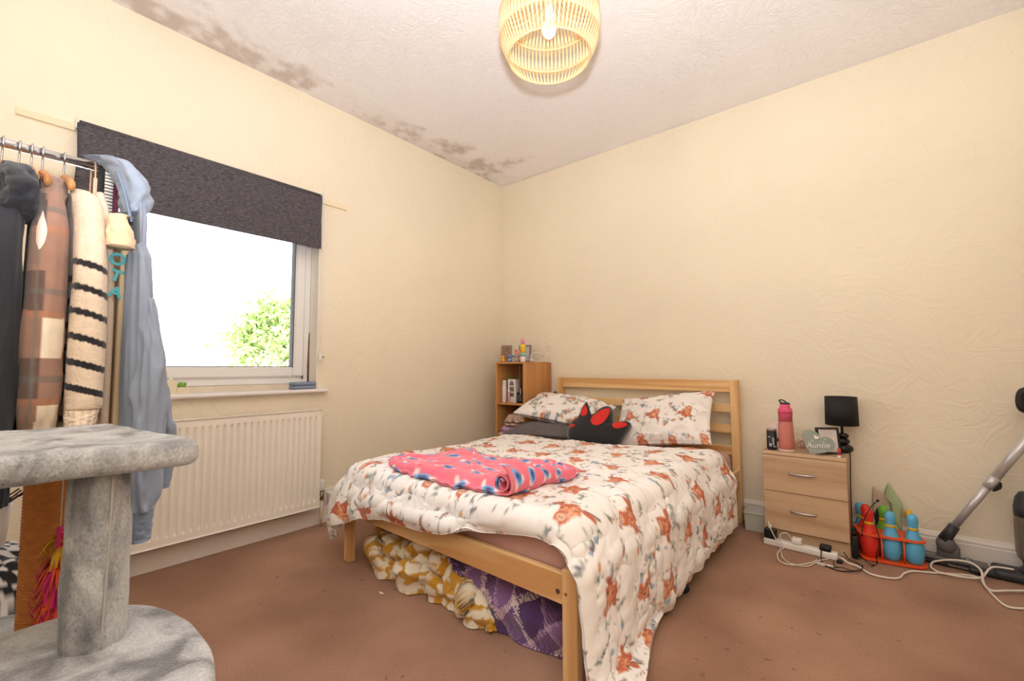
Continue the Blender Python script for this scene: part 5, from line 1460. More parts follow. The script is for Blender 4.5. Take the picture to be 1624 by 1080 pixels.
def pin(col, p, label, z=0.0165, tilt=0.0):
    e = empty('bowling_pin', (float(p[0]), float(p[1]), z), random.uniform(0, 3), label, 'bowling pin', 'toy bowling pins')
    e.rotation_euler = (0, tilt, 0)
    lathe('pin_body', [(r_ * 0.925, z_) for r_, z_ in PP], mat('pin_' + col, PCOL[col], 0.35), e, 28)
    lathe('band', [(0.0200, 0.163), (0.0212, 0.164), (0.0208, 0.173), (0.0200, 0.175)], mat('pin_band', C(232, 190, 40), 0.4), e, 28)
labs = ['red toy bowling pin at the cabinet end of the rack front row', 'blue toy bowling pin in the middle of the rack front row', 'blue toy bowling pin at the vacuum end of the rack front row',
        'red toy bowling pin behind the front row of the rack', 'green toy bowling pin in the back of the rack']
for k_, ((c_, p_), lb_) in enumerate(zip(pins, labs)): pin(c_, p_, lb_, tilt=0.035 if k_ == 3 else 0.0)
pin('blue', np.array([2.713, -0.0745, 0]), 'blue toy bowling pin standing behind the rack near the cabinet', 0.001, -0.05)
# microphone-like black lead with a knob
cable('black_cable', [tuple(on_y(1367, 850, -0.31)), tuple(on_y(1368, 838, -0.31)), tuple(on_y(1372, 820, -0.30)), tuple(on_y(1383, 802, -0.29)), tuple(on_y(1391, 795, -0.28))], 0.0025, BLACK_PL, 'black lead rising in front of the bowling pins')
knob = on_y(1392, 794, -0.28)
o = lathe('lead_knob', [(0, -0.007), (0.006, -0.004), (0.007, 0), (0.005, 0.005), (0, 0.007)], BLACK_PL, None, 10, loc=tuple(knob)); tag(o, 'black knob at the end of the rising lead', 'connector')
cable('black_cable', [tuple(on_y(1386, 812, -0.30)), tuple(on_y(1390, 836, -0.315)), tuple(on_y(1395, 858, -0.325)), tuple(on_y(1390, 880, -0.33)), tuple(on_z(1391, 893, 0.006)), tuple(on_z(1382, 898, 0.006))], 0.0025, BLACK_PL, 'black lead hanging down between the red and blue pins')
# green pointed hat, beige cap, yellow toy and black bag behind the pins
gq = on_y(1420, 770, -0.07)
GH = mat('sage_green_felt', C(170, 190, 146), 0.8, bump=(120, 0.2))
gh = empty('pointed_hat', (float(gq[0]), -0.068, 0.0), 0, 'sage green pointed felt hat standing behind the bowling pins', 'hat')
prof = [(1418, 766), (1412, 775), (1404, 790), (1403, 810), (1412, 822), (1416, 842), (1424, 850), (1430, 838), (1431, 815), (1428, 797), (1424, 783)]
outl = [on_y(x, y, -0.075) for x, y in [(1409, 766), (1403, 778), (1403, 786), (1408, 792), (1413, 802), (1414, 822), (1420, 838), (1430, 845), (1430, 820), (1432, 812), (1431, 800), (1424, 789), (1416, 776)]]
oo = [(float(q[0] - gq[0]), float(q[2])) for q in catmull(outl, 4, True)]
cxm = sum(x for x, z in oo) / len(oo); czm = sum(z for x, z in oo) / len(oo)
st_ = star_inflate('hat_body', [(x - cxm, z - czm) for x, z in oo], 0.048, GH, gh)
st_.location = (cxm, 0, czm); st_.rotation_euler = (PI / 2, 0, 0)
lathe('hat_brim', [(0.0, 0.0), (0.030, 0.0), (0.033, 0.006), (0.027, 0.014), (0.024, czm * 0.8), (0, czm * 0.82)], GH, gh, 20, loc=(cxm, 0.0, 0.0), sy=0.72)
wq = [on_y(x, y, -0.085) for x, y in [(1384, 777), (1392, 779), (1400, 784), (1403, 786), (1412, 792), (1413, 806), (1408, 820), (1386, 820)]]
wo_ = [(float(q[0]), float(q[2])) for q in catmull(wq, 4, True)]
cxm = sum(x for x, z in wo_) / len(wo_); czm = sum(z for x, z in wo_) / len(wo_)
bb = empty('cloth_bag', (cxm, -0.0335, 0), 0, 'beige fabric bag with a cream edge behind the pins', 'bag')
st_ = star_inflate('bag_body', [(x - cxm, z - czm) for x, z in wo_], 0.022, mat('beige_fabric', C(206, 186, 160), 0.85, bump=(150, 0.4)), bb)
st_.location = (0, 0, czm); st_.rotation_euler = (PI / 2, 0, 0)
box('bag_base', (-0.032, -0.010, 0), (0.035, 0.010, czm), MATS['beige_fabric'], bb, 0.01, 2, True)
tube('cream_edge', [tuple(on_y(x_, y_, -0.036) - np.array([cxm, -0.0335, 0])) for x_, y_ in ((1403, 787), (1408, 797), (1408, 812), (1404, 820))], 0.010, mat('cream_fleece', C(226, 214, 190), 0.9), bb, 8, curve=4)
kb = on_y(1396, 832, -0.15)
o = folded('black_bag', (2.764, -0.0785, 0.0), (2.818, -0.0645, 0.20), mat('black_nylon', C(38, 36, 40), 0.6, bump=(30, 0.4)), 'small crumpled black bag behind the bowling rack', 'bag', 12, 3)
yq = on_y(1434, 830, -0.09)
yt = empty('yellow_toy', (2.906, -0.058, 0), 0, 'yellow plastic toy spade standing beside the green hat', 'toy')
YL = mat('yellow_plastic', C(238, 182, 40), 0.4)
tube('shaft', [(0.0, 0, 0.0), (0.002, 0, 0.12), (0.006, 0, 0.20)], [0.016, 0.012, 0.010], YL, yt, 10)
lathe('grip', [(0, 0.19), (0.016, 0.195), (0.018, 0.215), (0.010, 0.235), (0, 0.238)], YL, yt, 14)
prism('blade', rounded([(-0.024, 0.0), (0.024, 0.0), (0.021, 0.09), (-0.021, 0.09)], 0.010), -0.006, 0.006, YL, yt, loc=(0, -0.014, 0.004), rot=(PI / 2, 0, 0))

# ================================================================ VACUUM CLEANERS
GREYP = mat('grey_plastic', C(104, 100, 102), 0.45); DGP = mat('charcoal_plastic', C(54, 54, 58), 0.45)
fh_ = empty('floor_tool', (0, 0, 0), label='grey vacuum floor head on a chrome telescopic tube leaning by the wall', cat='vacuum')
hq0 = np.array([2.945, -0.078, 0]); hq1 = np.array([3.235, -0.098, 0])
ang_h = math.atan2(hq1[1] - hq0[1], hq1[0] - hq0[0])
def hp(x, y, z):
    c_, s_ = math.cos(ang_h), math.sin(ang_h); return (hq0[0] + x * c_ - y * s_, hq0[1] + x * s_ + y * c_, z)
hl = float(np.linalg.norm(hq1 - hq0))
o = box('sole', (0, -0.045, 0.004), (hl, 0.035, 0.022), DGP, fh_, 0.006, 2, True, loc=tuple(hq0), rot=(0, 0, ang_h))
o = box('head_cover', (0.004, -0.040, 0.021), (hl - 0.05, 0.030, 0.042), GREYP, fh_, 0.01, 3, True, loc=tuple(hq0), rot=(0, 0, ang_h))
box('steel_strip', (0.10, -0.046, 0.010), (hl - 0.06, -0.0445, 0.017), STEEL, fh_, 0, loc=tuple(hq0), rot=(0, 0, ang_h))
box('trim_badge', (0.01, -0.020, 0.042), (0.055, -0.006, 0.0435), STEEL, fh_, 0, loc=tuple(hq0), rot=(0, 0, ang_h))
tb = on_y(1500, 862, -0.09)
lathe('pivot', [(0, -0.028), (0.03, -0.026), (0.038, -0.012), (0.038, 0.012), (0.03, 0.026), (0, 0.028)], GREYP, fh_, 24, loc=(float(tb[0]), -0.098, float(tb[2])), rot=(PI / 2, 0, 0))
box('pivot_foot', (-0.034, -0.024, 0), (0.05, 0.02, max(0.03, float(tb[2]) - 0.036)), GREYP, fh_, 0.012, 3, True, loc=(float(tb[0]), -0.085, 0.036))
lathe('pedal', [(0.016, 0), (0.016, 0.012), (0, 0.02)], mat('mid_grey_plastic', C(130, 126, 126), 0.45), fh_, 14, loc=(float(tb[0]) + 0.075, -0.10, 0.04))
t0, t1 = on_y(1497, 856, -0.10), on_y(1514, 834, -0.10); t2 = on_y(1640, 684, -0.12)
tube('neck', [tuple(t0), tuple(t1)], [0.026, 0.022], DGP, fh_, 16)
dirn = (t2 - t1) / np.linalg.norm(t2 - t1)
tube('lower_tube', [tuple(t1), tuple(t1 + dirn * 0.28)], 0.0165, SATIN, fh_, 18)
tube('upper_tube', [tuple(t1 + dirn * 0.25), tuple(t1 + dirn * 0.62)], 0.0195, SATIN, fh_, 18)
cl_ = t1 + dirn * 0.245
tube('lock_collar', [tuple(cl_), tuple(cl_ + dirn * 0.06)], 0.0215, SATIN, fh_, 18)
side_ = np.cross(dirn, [0, 1, 0]); side_ /= np.linalg.norm(side_)
if side_[2] > 0: side_ = -side_
tube('slider_button', [tuple(cl_ + side_ * 0.02 - dirn * 0.004), tuple(cl_ + side_ * 0.028 + dirn * 0.024), tuple(cl_ + side_ * 0.02 + dirn * 0.046)], [0.008, 0.013, 0.008], BLACK_PL, fh_, 10, curve=3)
gtop = t1 + dirn * 0.61
tube('hand_grip', [tuple(gtop), tuple(gtop + dirn * 0.05), tuple(gtop + dirn * 0.05 + np.array([0.0, -0.03, 0.06]))], 0.02, BLACK_PL, fh_, 12)
uv = empty('upright_vacuum', (0, 0, 0), label='upright vacuum with smoky clear dust bin by the right wall', cat='vacuum')
ub = on_z(1612, 905, 0.0)
ux = 3.312; uy = -0.105
box('base', (ux - 0.115, uy - 0.066, 0.006), (ux + 0.078, uy + 0.07, 0.045), DGP, uv, 0.015, 3, True)
box('base_front', (ux - 0.20, uy - 0.06, 0.006), (ux - 0.10, uy + 0.03, 0.032), DGP, uv, 0.01, 3, True)
lathe('swivel', [(0.05, 0.04), (0.045, 0.055), (0.03, 0.075), (0.035, 0.095)], DGP, uv, 24, loc=(ux + 0.015, uy, 0))
lathe('dust_bin', [(0.042, 0.095), (0.052, 0.11), (0.057, 0.14), (0.057, 0.27), (0.052, 0.33)], tinted('smoky_clear', C(130, 116, 104), 0.6, 0.15), uv, 32, loc=(ux + 0.02, uy, 0))
lathe('filter_core', [(0.03, 0.10), (0.034, 0.12), (0.034, 0.30), (0.0, 0.30)], mat('beige_filter', C(150, 130, 112), 0.8), uv, 20, loc=(ux + 0.02, uy, 0))
lathe('bin_cap', [(0.056, 0.30), (0.056, 0.34), (0.048, 0.385), (0.034, 0.41), (0.0, 0.415)], DGP, uv, 32, loc=(ux + 0.02, uy, 0))
tube('handle_shaft', [(ux + 0.045, uy + 0.02, 0.40), (ux + 0.05, uy + 0.02, 0.70), (ux + 0.045, uy + 0.01, 0.80)], 0.014, DGP, uv, 12)
tube('handle_grip', [(ux + 0.05, uy + 0.01, 0.79), (ux + 0.018, uy, 0.80), (ux + 0.012, uy, 0.84), (ux + 0.022, uy, 0.88), (ux + 0.05, uy + 0.01, 0.885)], 0.017, BLACK_PL, uv, 12, curve=4)
# white mains leads across the carpet
cable('mains_cable', [sp(L_, 0, 0.018), sp(L_ + 0.02, -0.006, 0.014)] + floor_px([(1345, 893), (1362, 899), (1380, 910), (1405, 916), (1425, 917), (1435, 909), (1450, 906), (1485, 909), (1515, 911), (1540, 913), (1555, 919), (1565, 933), (1580, 949), (1592, 959), (1606, 964), (1640, 966), (1690, 968)], 0.0065), 0.0048, WC, 'thick white mains cable running from the strip past the vacuum')
cable('mains_cable', [(3.42, -0.245, 0.014), (3.35, -0.226, 0.014)] + floor_px([(1605, 937), (1575, 937), (1563, 930), (1559, 919)], 0.0140) + [tuple(on_y(x_, y_, yy_)) for x_, y_, yy_ in ((1557, 907, -0.192), (1549, 898, -0.176), (1535, 891, -0.160), (1508, 888, -0.150), (1484, 890, -0.148), (1477, 894, -0.168))] + floor_px([(1477, 900), (1484, 905), (1490, 908), (1520, 914), (1545, 917)], 0.0140) + [tuple(on_z(1559, 915, 0.016)), (3.165, -0.186, 0.030), (3.178, -0.168, 0.044), (3.194, -0.152, 0.0525), (3.225, -0.140, 0.0535), (3.262, -0.128, 0.0515)], 0.0048, WC, 'looped white mains cable of the upright vacuum')
# scrap of paper on the carpet
sp_ = floor_px([(604, 940)], 0.002)[0]
o = prism('paper_scrap', [(-0.018, 0), (0.004, -0.005), (0.02, 0.006), (0.0, 0.005)], 0, 0.0015, mat('white_paper', C(244, 238, 226), 0.8), None, loc=(sp_[0], sp_[1], 0.001)); tag(o, 'tiny white paper scrap on the carpet by the mustard blanket', 'paper')
# ================================================================ CLOTHES RAIL
RXR, RZR = 1.09, 1.583
rack = empty('clothes_rail', (RXR, -3.55, 0), label='chrome clothes rail with black end posts by the window', cat='clothes rail')
def rl(p): return (p[0] - RXR, p[1] + 3.55, p[2])
yE, yW = -2.986, -4.02
tube('rail', [rl((RXR, yE - 0.005, RZR)), rl((RXR, yW, RZR))], 0.0125, CHROME, rack, 20)
for yy in (yE, yW):
    tube('post', [rl((RXR, yy, 0.05)), rl((RXR, yy, RZR + 0.012))], 0.0125, BLACK_PL, rack, 14)
    tube('foot_bar', [rl((RXR - 0.2, yy, 0.05)), rl((RXR + 0.2, yy, 0.05))], 0.011, BLACK_PL, rack, 12)
    for s in (-0.19, 0.19): lathe('castor', [(0, 0), (0.018, 0.004), (0.022, 0.02), (0.018, 0.036), (0, 0.045)], BLACK_PL, rack, 12, loc=rl((RXR + s, yy, 0.0)))
tube('lower_bar', [rl((RXR - 0.17, yE, 0.055)), rl((RXR - 0.17, yW, 0.055))], 0.01, BLACK_PL, rack, 12)

def hanger(y, label, yaw=0.0):
    h = empty('hanger', (RXR, y, 0), yaw, label, 'hanger', 'wooden hangers on the rail')
    pts = [(-0.205, 0, 1.452), (-0.12, 0, 1.482), (-0.03, 0, 1.512), (0, 0, 1.515), (0.03, 0, 1.512), (0.12, 0, 1.482), (0.205, 0, 1.452)]
    tube('hanger_body', pts, [0.013, 0.015, 0.016, 0.016, 0.016, 0.015, 0.013], HANGWOOD, h, 10, curve=5, flat=(0.55, 1.1))
    hk = [(0, 0, 1.525), (0, 0, 1.548)] + [(0.0165 * math.sin(a), 0, RZR - 0.0165 * math.cos(a) * 1.0 + 0.0) for a in np.linspace(0.4, 5.0, 12)]
    tube('hook', hk, 0.0022, STEEL, h, 6, curve=3)
    return h
for px, lb in ((2, 'wooden hanger at the end of the row beyond the navy hoodie'), (30, 'wooden hanger holding the navy hoodie'), (50, 'wooden hanger holding the plaid overshirt'), (68, 'second wooden hanger in the plaid overshirt, next to the cardigan'), (103, 'wooden hanger holding the striped cardigan')):
    hanger(on_x(px, 262, RXR + 0.02)[1], lb, 0.0 if px != 2 else 0.09)

GARM = mat('garment_cloth', attr=True, rough=0.9, sheen=0.15, bump=(250, 0.35, 0.0015))
KNIT = mat('knit_cloth', attr=True, rough=0.95, sheen=0.2, bump=(160, 0.8, 0.003))
def loft(st, yc, colf, seed, fold=0.008, nz=120, na=72, fz=3.0, fa=5.0):
    """st: (z, x0, x1, half thickness, y offset) from top to bottom -> vertices, faces, colours (world)"""
    st = np.array(st, float)
    t = np.linspace(0, 1, nz); zs = st[0, 0] + (st[-1, 0] - st[0, 0]) * t
    o = np.argsort(st[:, 0]); f = lambda k: np.interp(zs, st[o, 0], st[o, k])
    x0, x1, th, yo = f(1), f(2), f(3), f(4)
    a = np.linspace(0, 2 * PI, na, endpoint=False)
    A, Zg = np.meshgrid(a, zs)
    cs, sn = np.cos(A), np.sin(A)
    xm, xr = ((x0 + x1) / 2)[:, None], ((x1 - x0) / 2)[:, None]
    fo = fold * fbm(np.cos(A) * fa, np.sin(A) * fa * 0.6 + seed, Zg * fz, 2, seed)
    X = xm + (xr + fo * 0.5) * np.sign(cs) * np.abs(cs) ** 0.75
    Y = yc + yo[:, None] + (th[:, None] + fo * np.clip(th[:, None] / 0.02, 0, 1)) * np.sign(sn) * np.abs(sn) ** 0.85
    P = np.stack([X, Y, Zg], -1)
    cols = colf(X, Y, Zg, A)
    V = P.reshape(-1, 3); F = grid_faces(na, nz, True)
    P2 = P.transpose(1, 0, 2); cols = cols.transpose(1, 0, 2)
    V = P2.reshape(-1, 3); C2 = cols.reshape(-1, 3)
    n = len(V)
    ctop, cbot = P2[:, 0].mean(0), P2[:, -1].mean(0)
    V = np.concatenate([V, [ctop, cbot]]); C2 = np.concatenate([C2, [C2[0], C2[nz - 1]]])
    i = np.arange(na); j = (i + 1) % na
    T1 = np.stack([i * nz, j * nz, np.full(na, n), np.full(na, n)], -1); T2 = np.stack([j * nz + nz - 1, i * nz + nz - 1, np.full(na, n + 1), np.full(na, n + 1)], -1)
    return V, F, C2, T1[:, :3], T2[:, :3]
def loft_obj(name, st, yc, colf, seed, m, parent, **kw):
    V, F, C2, T1, T2 = loft(st, yc, colf, seed, **kw)
    me = bpy.data.meshes.new(name)
    me.from_pydata(V.tolist(), [], F.tolist() + T1.tolist() + T2.tolist()); me.update()
    bm = bmesh.new(); bm.from_mesh(me); bmesh.ops.recalc_face_normals(bm, faces=bm.faces); bm.to_mesh(me); bm.free()
    me.polygons.foreach_set('use_smooth', [True] * len(me.polygons))
    set_colors(me, C2)
    return link(name, me, m, parent)
def sleeve_obj(name, path, rx, ry, colf, seed, m, parent, fold=0.006, n=240, na=56):
    """path points (x,y,z) top to bottom; rx, ry half sizes along x and y at each point"""
    P = np.array(catmull([np.array(q) for q in path], 12)); P = resamp(P, n)
    k = np.linspace(0, 1, n); kk = np.linspace(0, 1, len(rx))
    RX_, RY_ = np.interp(k, kk, rx), np.interp(k, kk, ry)
    a = np.linspace(0, 2 * PI, na, endpoint=False)
    A, K = np.meshgrid(a, k, indexing='ij')
    fo = fold * fbm(np.cos(A) * 2, np.sin(A) * 2 + seed, K * 7, 2, seed)
    X = P[None, :, 0] + (RX_[None] + fo) * np.cos(A); Y = P[None, :, 1] + (RY_[None] + fo) * np.sin(A); Z = P[None, :, 2] + 0 * A
    cols = colf(X, Y, Z, A, K)
    V = np.stack([X, Y, Z], -1).reshape(-1, 3)
    F = grid_faces(na, n, True).tolist()
    F += [tuple(int(q) for q in np.arange(na) * n), tuple(int(q) for q in (np.arange(na) * n + n - 1)[::-1])]
    me = bpy.data.meshes.new(name); me.from_pydata(V.tolist(), [], F); me.update()
    bm = bmesh.new(); bm.from_mesh(me); bmesh.ops.recalc_face_normals(bm, faces=bm.faces); bm.to_mesh(me); bm.free()
    me.polygons.foreach_set('use_smooth', [True] * len(me.polygons))
    set_colors(me, cols.reshape(-1, 3))
    return link(name, me, m, parent)
def flat_col(c, v=0.06, s=0):
    c = np.array(c)
    return lambda X, Y, Z, A, K=None: c * (1 + v * fbm(X * 30, Y * 30, Z * 30, 2, s))[..., None]
xc0, xc1 = RXR - 0.21, RXR + 0.205
def shoulders(zs, zb, t0, t1, yo0=0.0, yo1=0.0, x1b=None):
    x1b = x1b or xc1
    return [(zs + 0.012, RXR - 0.02, RXR + 0.05, t0 * 0.6, yo0), (zs, RXR - 0.07, RXR + 0.09, t0, yo0), (zs - 0.035, xc0 + 0.03, xc1 - 0.03, t0, yo0), (zs - 0.075, xc0, xc1, t0, yo0), ((zs + zb) / 2, xc0, (xc1 + x1b) / 2, (t0 + t1) / 2, (yo0 + yo1) / 2), (zb, xc0, x1b, t1, yo1)]

# navy hoodie
nh = empty('hoodie', (0, 0, 0), label='dark navy hooded top hanging behind the plaid overshirt', cat='clothing', group='clothes on the rail')
nc = flat_col(C(48, 50, 58), 0.08, 3)
loft_obj('body', shoulders(1.47, 0.72, 0.024, 0.028), -3.226, nc, 4, GARM, nh, fold=0.004)
sleeve_obj('sleeve', [(1.27, -3.228, 1.42), (1.325, -3.230, 1.30), (1.335, -3.229, 1.05), (1.33, -3.229, 0.80), (1.33, -3.229, 0.70)], [0.05, 0.055, 0.05, 0.042, 0.035], [0.026, 0.029, 0.030, 0.030, 0.029], nc, 5, GARM, nh, fold=0.004)
nhd = sleeve_obj('hood', [(1.14, -3.222, 1.50), (1.24, -3.216, 1.475), (1.31, -3.212, 1.425), (1.33, -3.212, 1.37), (1.31, -3.218, 1.335)], [0.03, 0.06, 0.065, 0.055, 0.02], [0.018, 0.034, 0.038, 0.033, 0.018], nc, 6, GARM, nh, fold=0.014)
for v in nhd.data.vertices: v.co.y = min(v.co.y, -3.186 - 0.1 * max(0.0, 1.36 - v.co.z))

# plaid overshirt
pl = empty('overshirt', (0, 0, 0), label='brown and cream plaid overshirt hanging beside the striped cardigan', cat='clothing', group='clothes on the rail')
def plaidcol(X, Y, Z, A, K=None):
    br, dk, wh, orr, gy = [np.array(C(*q)) for q in ((160, 124, 108), (108, 86, 78), (240, 226, 204), (178, 128, 102), (120, 118, 114))]
    u = (Y + 3.245) / 0.075; w = (Z - 0.83 + 0.03 * (X - 1.3)) / 0.195
    fu, fw_ = u % 1.0, w % 1.0
    c = np.where(((fu < 0.52) & (fw_ < 0.5) & (Z < 1.16))[..., None], wh, br)
    c = np.where(((fu >= 0.52) & (fw_ < 0.5))[..., None], br, c)
    c = np.where(((fu >= 0.52) & (fw_ >= 0.5))[..., None], dk, c)
    c = np.where(((fu < 0.52) & (fw_ >= 0.5))[..., None], br * 1.05, c)
    c = np.where(((fu > 0.48) & (fu < 0.62))[..., None], orr, c)
    c = np.where(((fw_ > 0.46) & (fw_ < 0.54))[..., None], orr * 0.95, c)
    c = np.where(((fw_ > 0.72) & (fw_ < 0.80))[..., None], c * 0.4 + gy * 0.5, c)
    c = np.where(((fu > 0.82) & (fu < 0.90))[..., None], c * 0.4 + gy * 0.6, c)
    return c * (1 + 0.06 * fbm(X * 60, Y * 60, Z * 60, 2, 5))[..., None]
loft_obj('body', shoulders(1.465, 0.78, 0.022, 0.030), -3.163, plaidcol, 14, GARM, pl, fold=0.005)
sleeve_obj('sleeve', [(1.26, -3.160, 1.43), (1.325, -3.162, 1.32), (1.345, -3.163, 1.12), (1.345, -3.163, 0.95), (1.335, -3.163, 0.86)], [0.04, 0.058, 0.058, 0.055, 0.035], [0.020, 0.033, 0.035, 0.035, 0.031], plaidcol, 15, GARM, pl, fold=0.003)
sleeve_obj('collar', [(1.14, -3.158, 1.50), (1.21, -3.156, 1.475), (1.265, -3.154, 1.42), (1.275, -3.154, 1.37)], [0.03, 0.045, 0.035, 0.012], [0.020, 0.024, 0.022, 0.010], flat_col(C(150, 124, 110), 0.1, 7), 16, GARM, pl, fold=0.004)
sleeve_obj('lining', [(1.328, -3.172, 1.385), (1.360, -3.174, 1.32), (1.3655, -3.172, 1.255)], [0.010, 0.022, 0.021], [0.004, 0.011, 0.015], flat_col(C(238, 226, 216), 0.04, 8), 18, GARM, pl, fold=0.0005)

# striped cardigan
sc_ = empty('cardigan', (0, 0, 0), label='cream knitted cardigan with thin black stripes on the rail', cat='clothing', group='clothes on the rail')
STZ = [on_x(126, py, 1.37)[2] for py in (424, 463, 501, 541, 581, 620)]
cream = np.array(C(232, 212, 190)); blk = np.array(C(36, 34, 38))
def knit(X, Y, Z, A, K=None, slope=0.35, lo=None):
    c = cream * (1 + 0.07 * fbm(X * 40, Y * 40, Z * 90, 2, 3))[..., None]
    zz = Z + slope * (Y + 3.09)
    for s in STZ:
        c = np.where((np.abs(zz - s) < 0.0078)[..., None], blk, c)
    return c
def knit_body(X, Y, Z, A, K=None):
    c = cream * (1 + 0.07 * fbm(X * 40, Y * 40, Z * 90, 2, 3))[..., None]
    for s in STZ + [STZ[-1] - 0.062, STZ[-1] - 0.124]:
        c = np.where(((np.abs(Z - s + 0.012) < 0.0085) & (Y < -3.056))[..., None], blk, c)
    return c
loft_obj('body', shoulders(1.468, 0.80, 0.021, 0.034, -0.012, 0.0), -3.092, knit_body, 24, KNIT, sc_, fold=0.003)
sleeve_obj('sleeve', [(1.22, -3.104, 1.46), (1.31, -3.098, 1.40), (1.36, -3.093, 1.25), (1.37, -3.092, 1.05), (1.365, -3.092, 0.92), (1.36, -3.094, 0.905)], [0.03, 0.05, 0.05, 0.047, 0.044, 0.040], [0.020, 0.027, 0.032, 0.033, 0.033, 0.031], knit, 25, KNIT, sc_, fold=0.002)
def rib(X, Y, Z, A, K=None): return (cream * 0.97) * (1 + 0.10 * np.sign(np.sin(A * 14)))[..., None]
sleeve_obj('cuff', [(1.36, -3.094, 0.915), (1.372, -3.096, 0.885), (1.378, -3.099, 0.858)], [0.038, 0.036, 0.034], [0.031, 0.028, 0.025], rib, 26, KNIT, sc_, fold=0.002)
tube('button_band', [(1.245, -3.070, 1.46), (1.275, -3.058, 1.38), (1.298, -3.047, 1.2), (1.304, -3.046, 0.82)], 0.0115, mat('cream_rib', C(226, 204, 184), 0.95, bump=(160, 0.8, 0.003)), sc_, 10, curve=8, flat=(0.8, 0.8))

# straps hanging at the end of the rail
def strap(name, px0, px1, py0, py1, X, m, label, thick=0.004, ly=0.0):
    a = on_x(px0, py0, X); b = on_x(px1, py0, X); zb = on_x((px0 + px1) / 2, py1, X)[2]
    s = empty(name, (X, float((a[1] + b[1]) / 2), float(zb)), 0, label, 'belt')
    w = abs(float(b[1] - a[1])); h = float(max(a[2], b[2]) - zb)
    box('strap_band', (-thick / 2, -w / 2, 0), (thick / 2, w / 2, h), m, s, 0.001)
    tube('rail_loop', [(0, ly, h - 0.004), ((RXR - X) * 0.2, ly, h + (RZR + 0.016 - zb - h) * 0.6), (RXR - X, ly, RZR + 0.0158 - zb), (RXR - X - 0.0175, ly, RZR - zb - 0.006), (RXR - X - 0.018, ly, 0.1)], min(w * 0.3, 0.004), m, s, 6, curve=4)
    return s, w, h
strap('belt', 148, 155, 283, 372, 1.16, mat('rose_gold_edge', C(206, 170, 150), 0.35, metal=0.5), 'rose gold edged strap hanging from the rail end')
strap('belt', 156, 166, 268, 420, 1.135, BLACK_PL, 'black strap hanging from the rail end')
strap('belt', 155, 189, 316, 395, 1.15, mat('maroon_leather', C(112, 38, 66), 0.5), 'maroon leather belt hanging from the rail end', ly=0.013)
s_, w_, h_ = strap('belt', 166, 181, 276, 352, 1.175, mat('belt_black', C(40, 38, 42), 0.5), 'black belt with a ladder of silver studs on the rail end')
for k in range(15):
    z = h_ * (k + 0.5) / 15
    box('stud', (0.002, -w_ * 0.48, z - 0.0042), (0.007, w_ * 0.48, z + 0.0032), STEEL, s_, 0.001)

# cream tee with teal letters
ct = empty('tee_shirt', (0, 0, 0), label='cream top with teal lettering squeezed beside the blue hoodie', cat='clothing', group='clothes on the rail')
cc_ = flat_col(C(224, 200, 162), 0.05, 12)
loft_obj('body', shoulders(1.42, 0.80, 0.007, 0.008), -3.008, cc_, 34, GARM, ct, fold=0.001)
a, b = on_x(190, 338, 1.368), on_x(190, 392, 1.372)
sleeve_obj('sleeve', [(1.27, -3.010, 1.405), (1.335, float(a[1]), float(a[2])), tuple((a + b) / 2), tuple(b)], [0.016, 0.026, 0.030, 0.033], [0.008, 0.016, 0.024, 0.029], flat_col(C(236, 212, 176), 0.05, 13), 35, GARM, ct, fold=0.002)
TEAL = mat('teal_print', C(86, 184, 196), 0.7)
for ch, px, py, sz in (('O', 186, 412, 0.042), ('T', 184, 438, 0.040), ('A', 183, 464, 0.038)):
    q = on_x(px, py, 1.3235)
    text('letter', ch, sz, (1.3235, float(q[1]), float(q[2])), (PI / 2, 0.25, PI / 2), TEAL, ct, bold=0.0014)
box('print_panel', (1.290, -3.033, 0.82), (1.3215, -3.003, 1.34), mat('cream_panel', C(226, 203, 166), 0.9), ct, 0.006, 3, True)

# blue hoodie on the end of the rail
bh = empty('hoodie', (0, 0, 0), label='pale blue hooded sweatshirt hung by its hood over the rail end', cat='clothing', group='clothes on the rail')
bcol = flat_col(C(144, 155, 174), 0.05, 21)
yb = -2.99
hb_ = loft_obj('body', [(1.46, 1.15, 1.29, 0.012, -0.004), (1.40, 1.12, 1.315, 0.020, -0.006), (1.33, 1.112, 1.325, 0.024, -0.010), (1.29, 1.112, 1.38, 0.028, -0.010), (1.20, 1.112, 1.39, 0.032, -0.006), (1.02, 1.112, 1.392, 0.040, 0.004), (0.86, 1.112, 1.392, 0.050, 0.014), (0.76, 1.112, 1.392, 0.052, 0.016), (0.755, 1.115, 1.382, 0.044, 0.016), (0.69, 1.115, 1.382, 0.042, 0.016)], yb, bcol, 44, GARM, bh, fold=0.008, na=120)
for v in hb_.data.vertices:      # the part beside the cream top stays clear of it
    if v.co.x < 1.328: v.co.y = max(v.co.y, -2.9975)
sleeve_obj('sleeve', [(1.365, -2.985, 1.18), (1.385, -2.975, 1.0), (1.39, -2.978, 0.80), (1.385, -2.982, 0.65)], [0.02, 0.045, 0.045, 0.040], [0.012, 0.030, 0.032, 0.030], bcol, 45, GARM, bh, fold=0.008)
sleeve_obj('cuff', [(1.385, -2.982, 0.655), (1.385, -2.984, 0.61), (1.385, -2.985, 0.575)], [0.034, 0.034, 0.032], [0.027, 0.027, 0.025], flat_col(C(128, 144, 168), 0.05, 22), 46, GARM, bh, fold=0.002)
sleeve_obj('sleeve', [(1.20, -2.965, 1.15), (1.24, -2.935, 0.95), (1.245, -2.915, 0.80), (1.24, -2.912, 0.735)], [0.02, 0.045, 0.045, 0.040], [0.012, 0.030, 0.036, 0.034], bcol, 47, GARM, bh, fold=0.010)
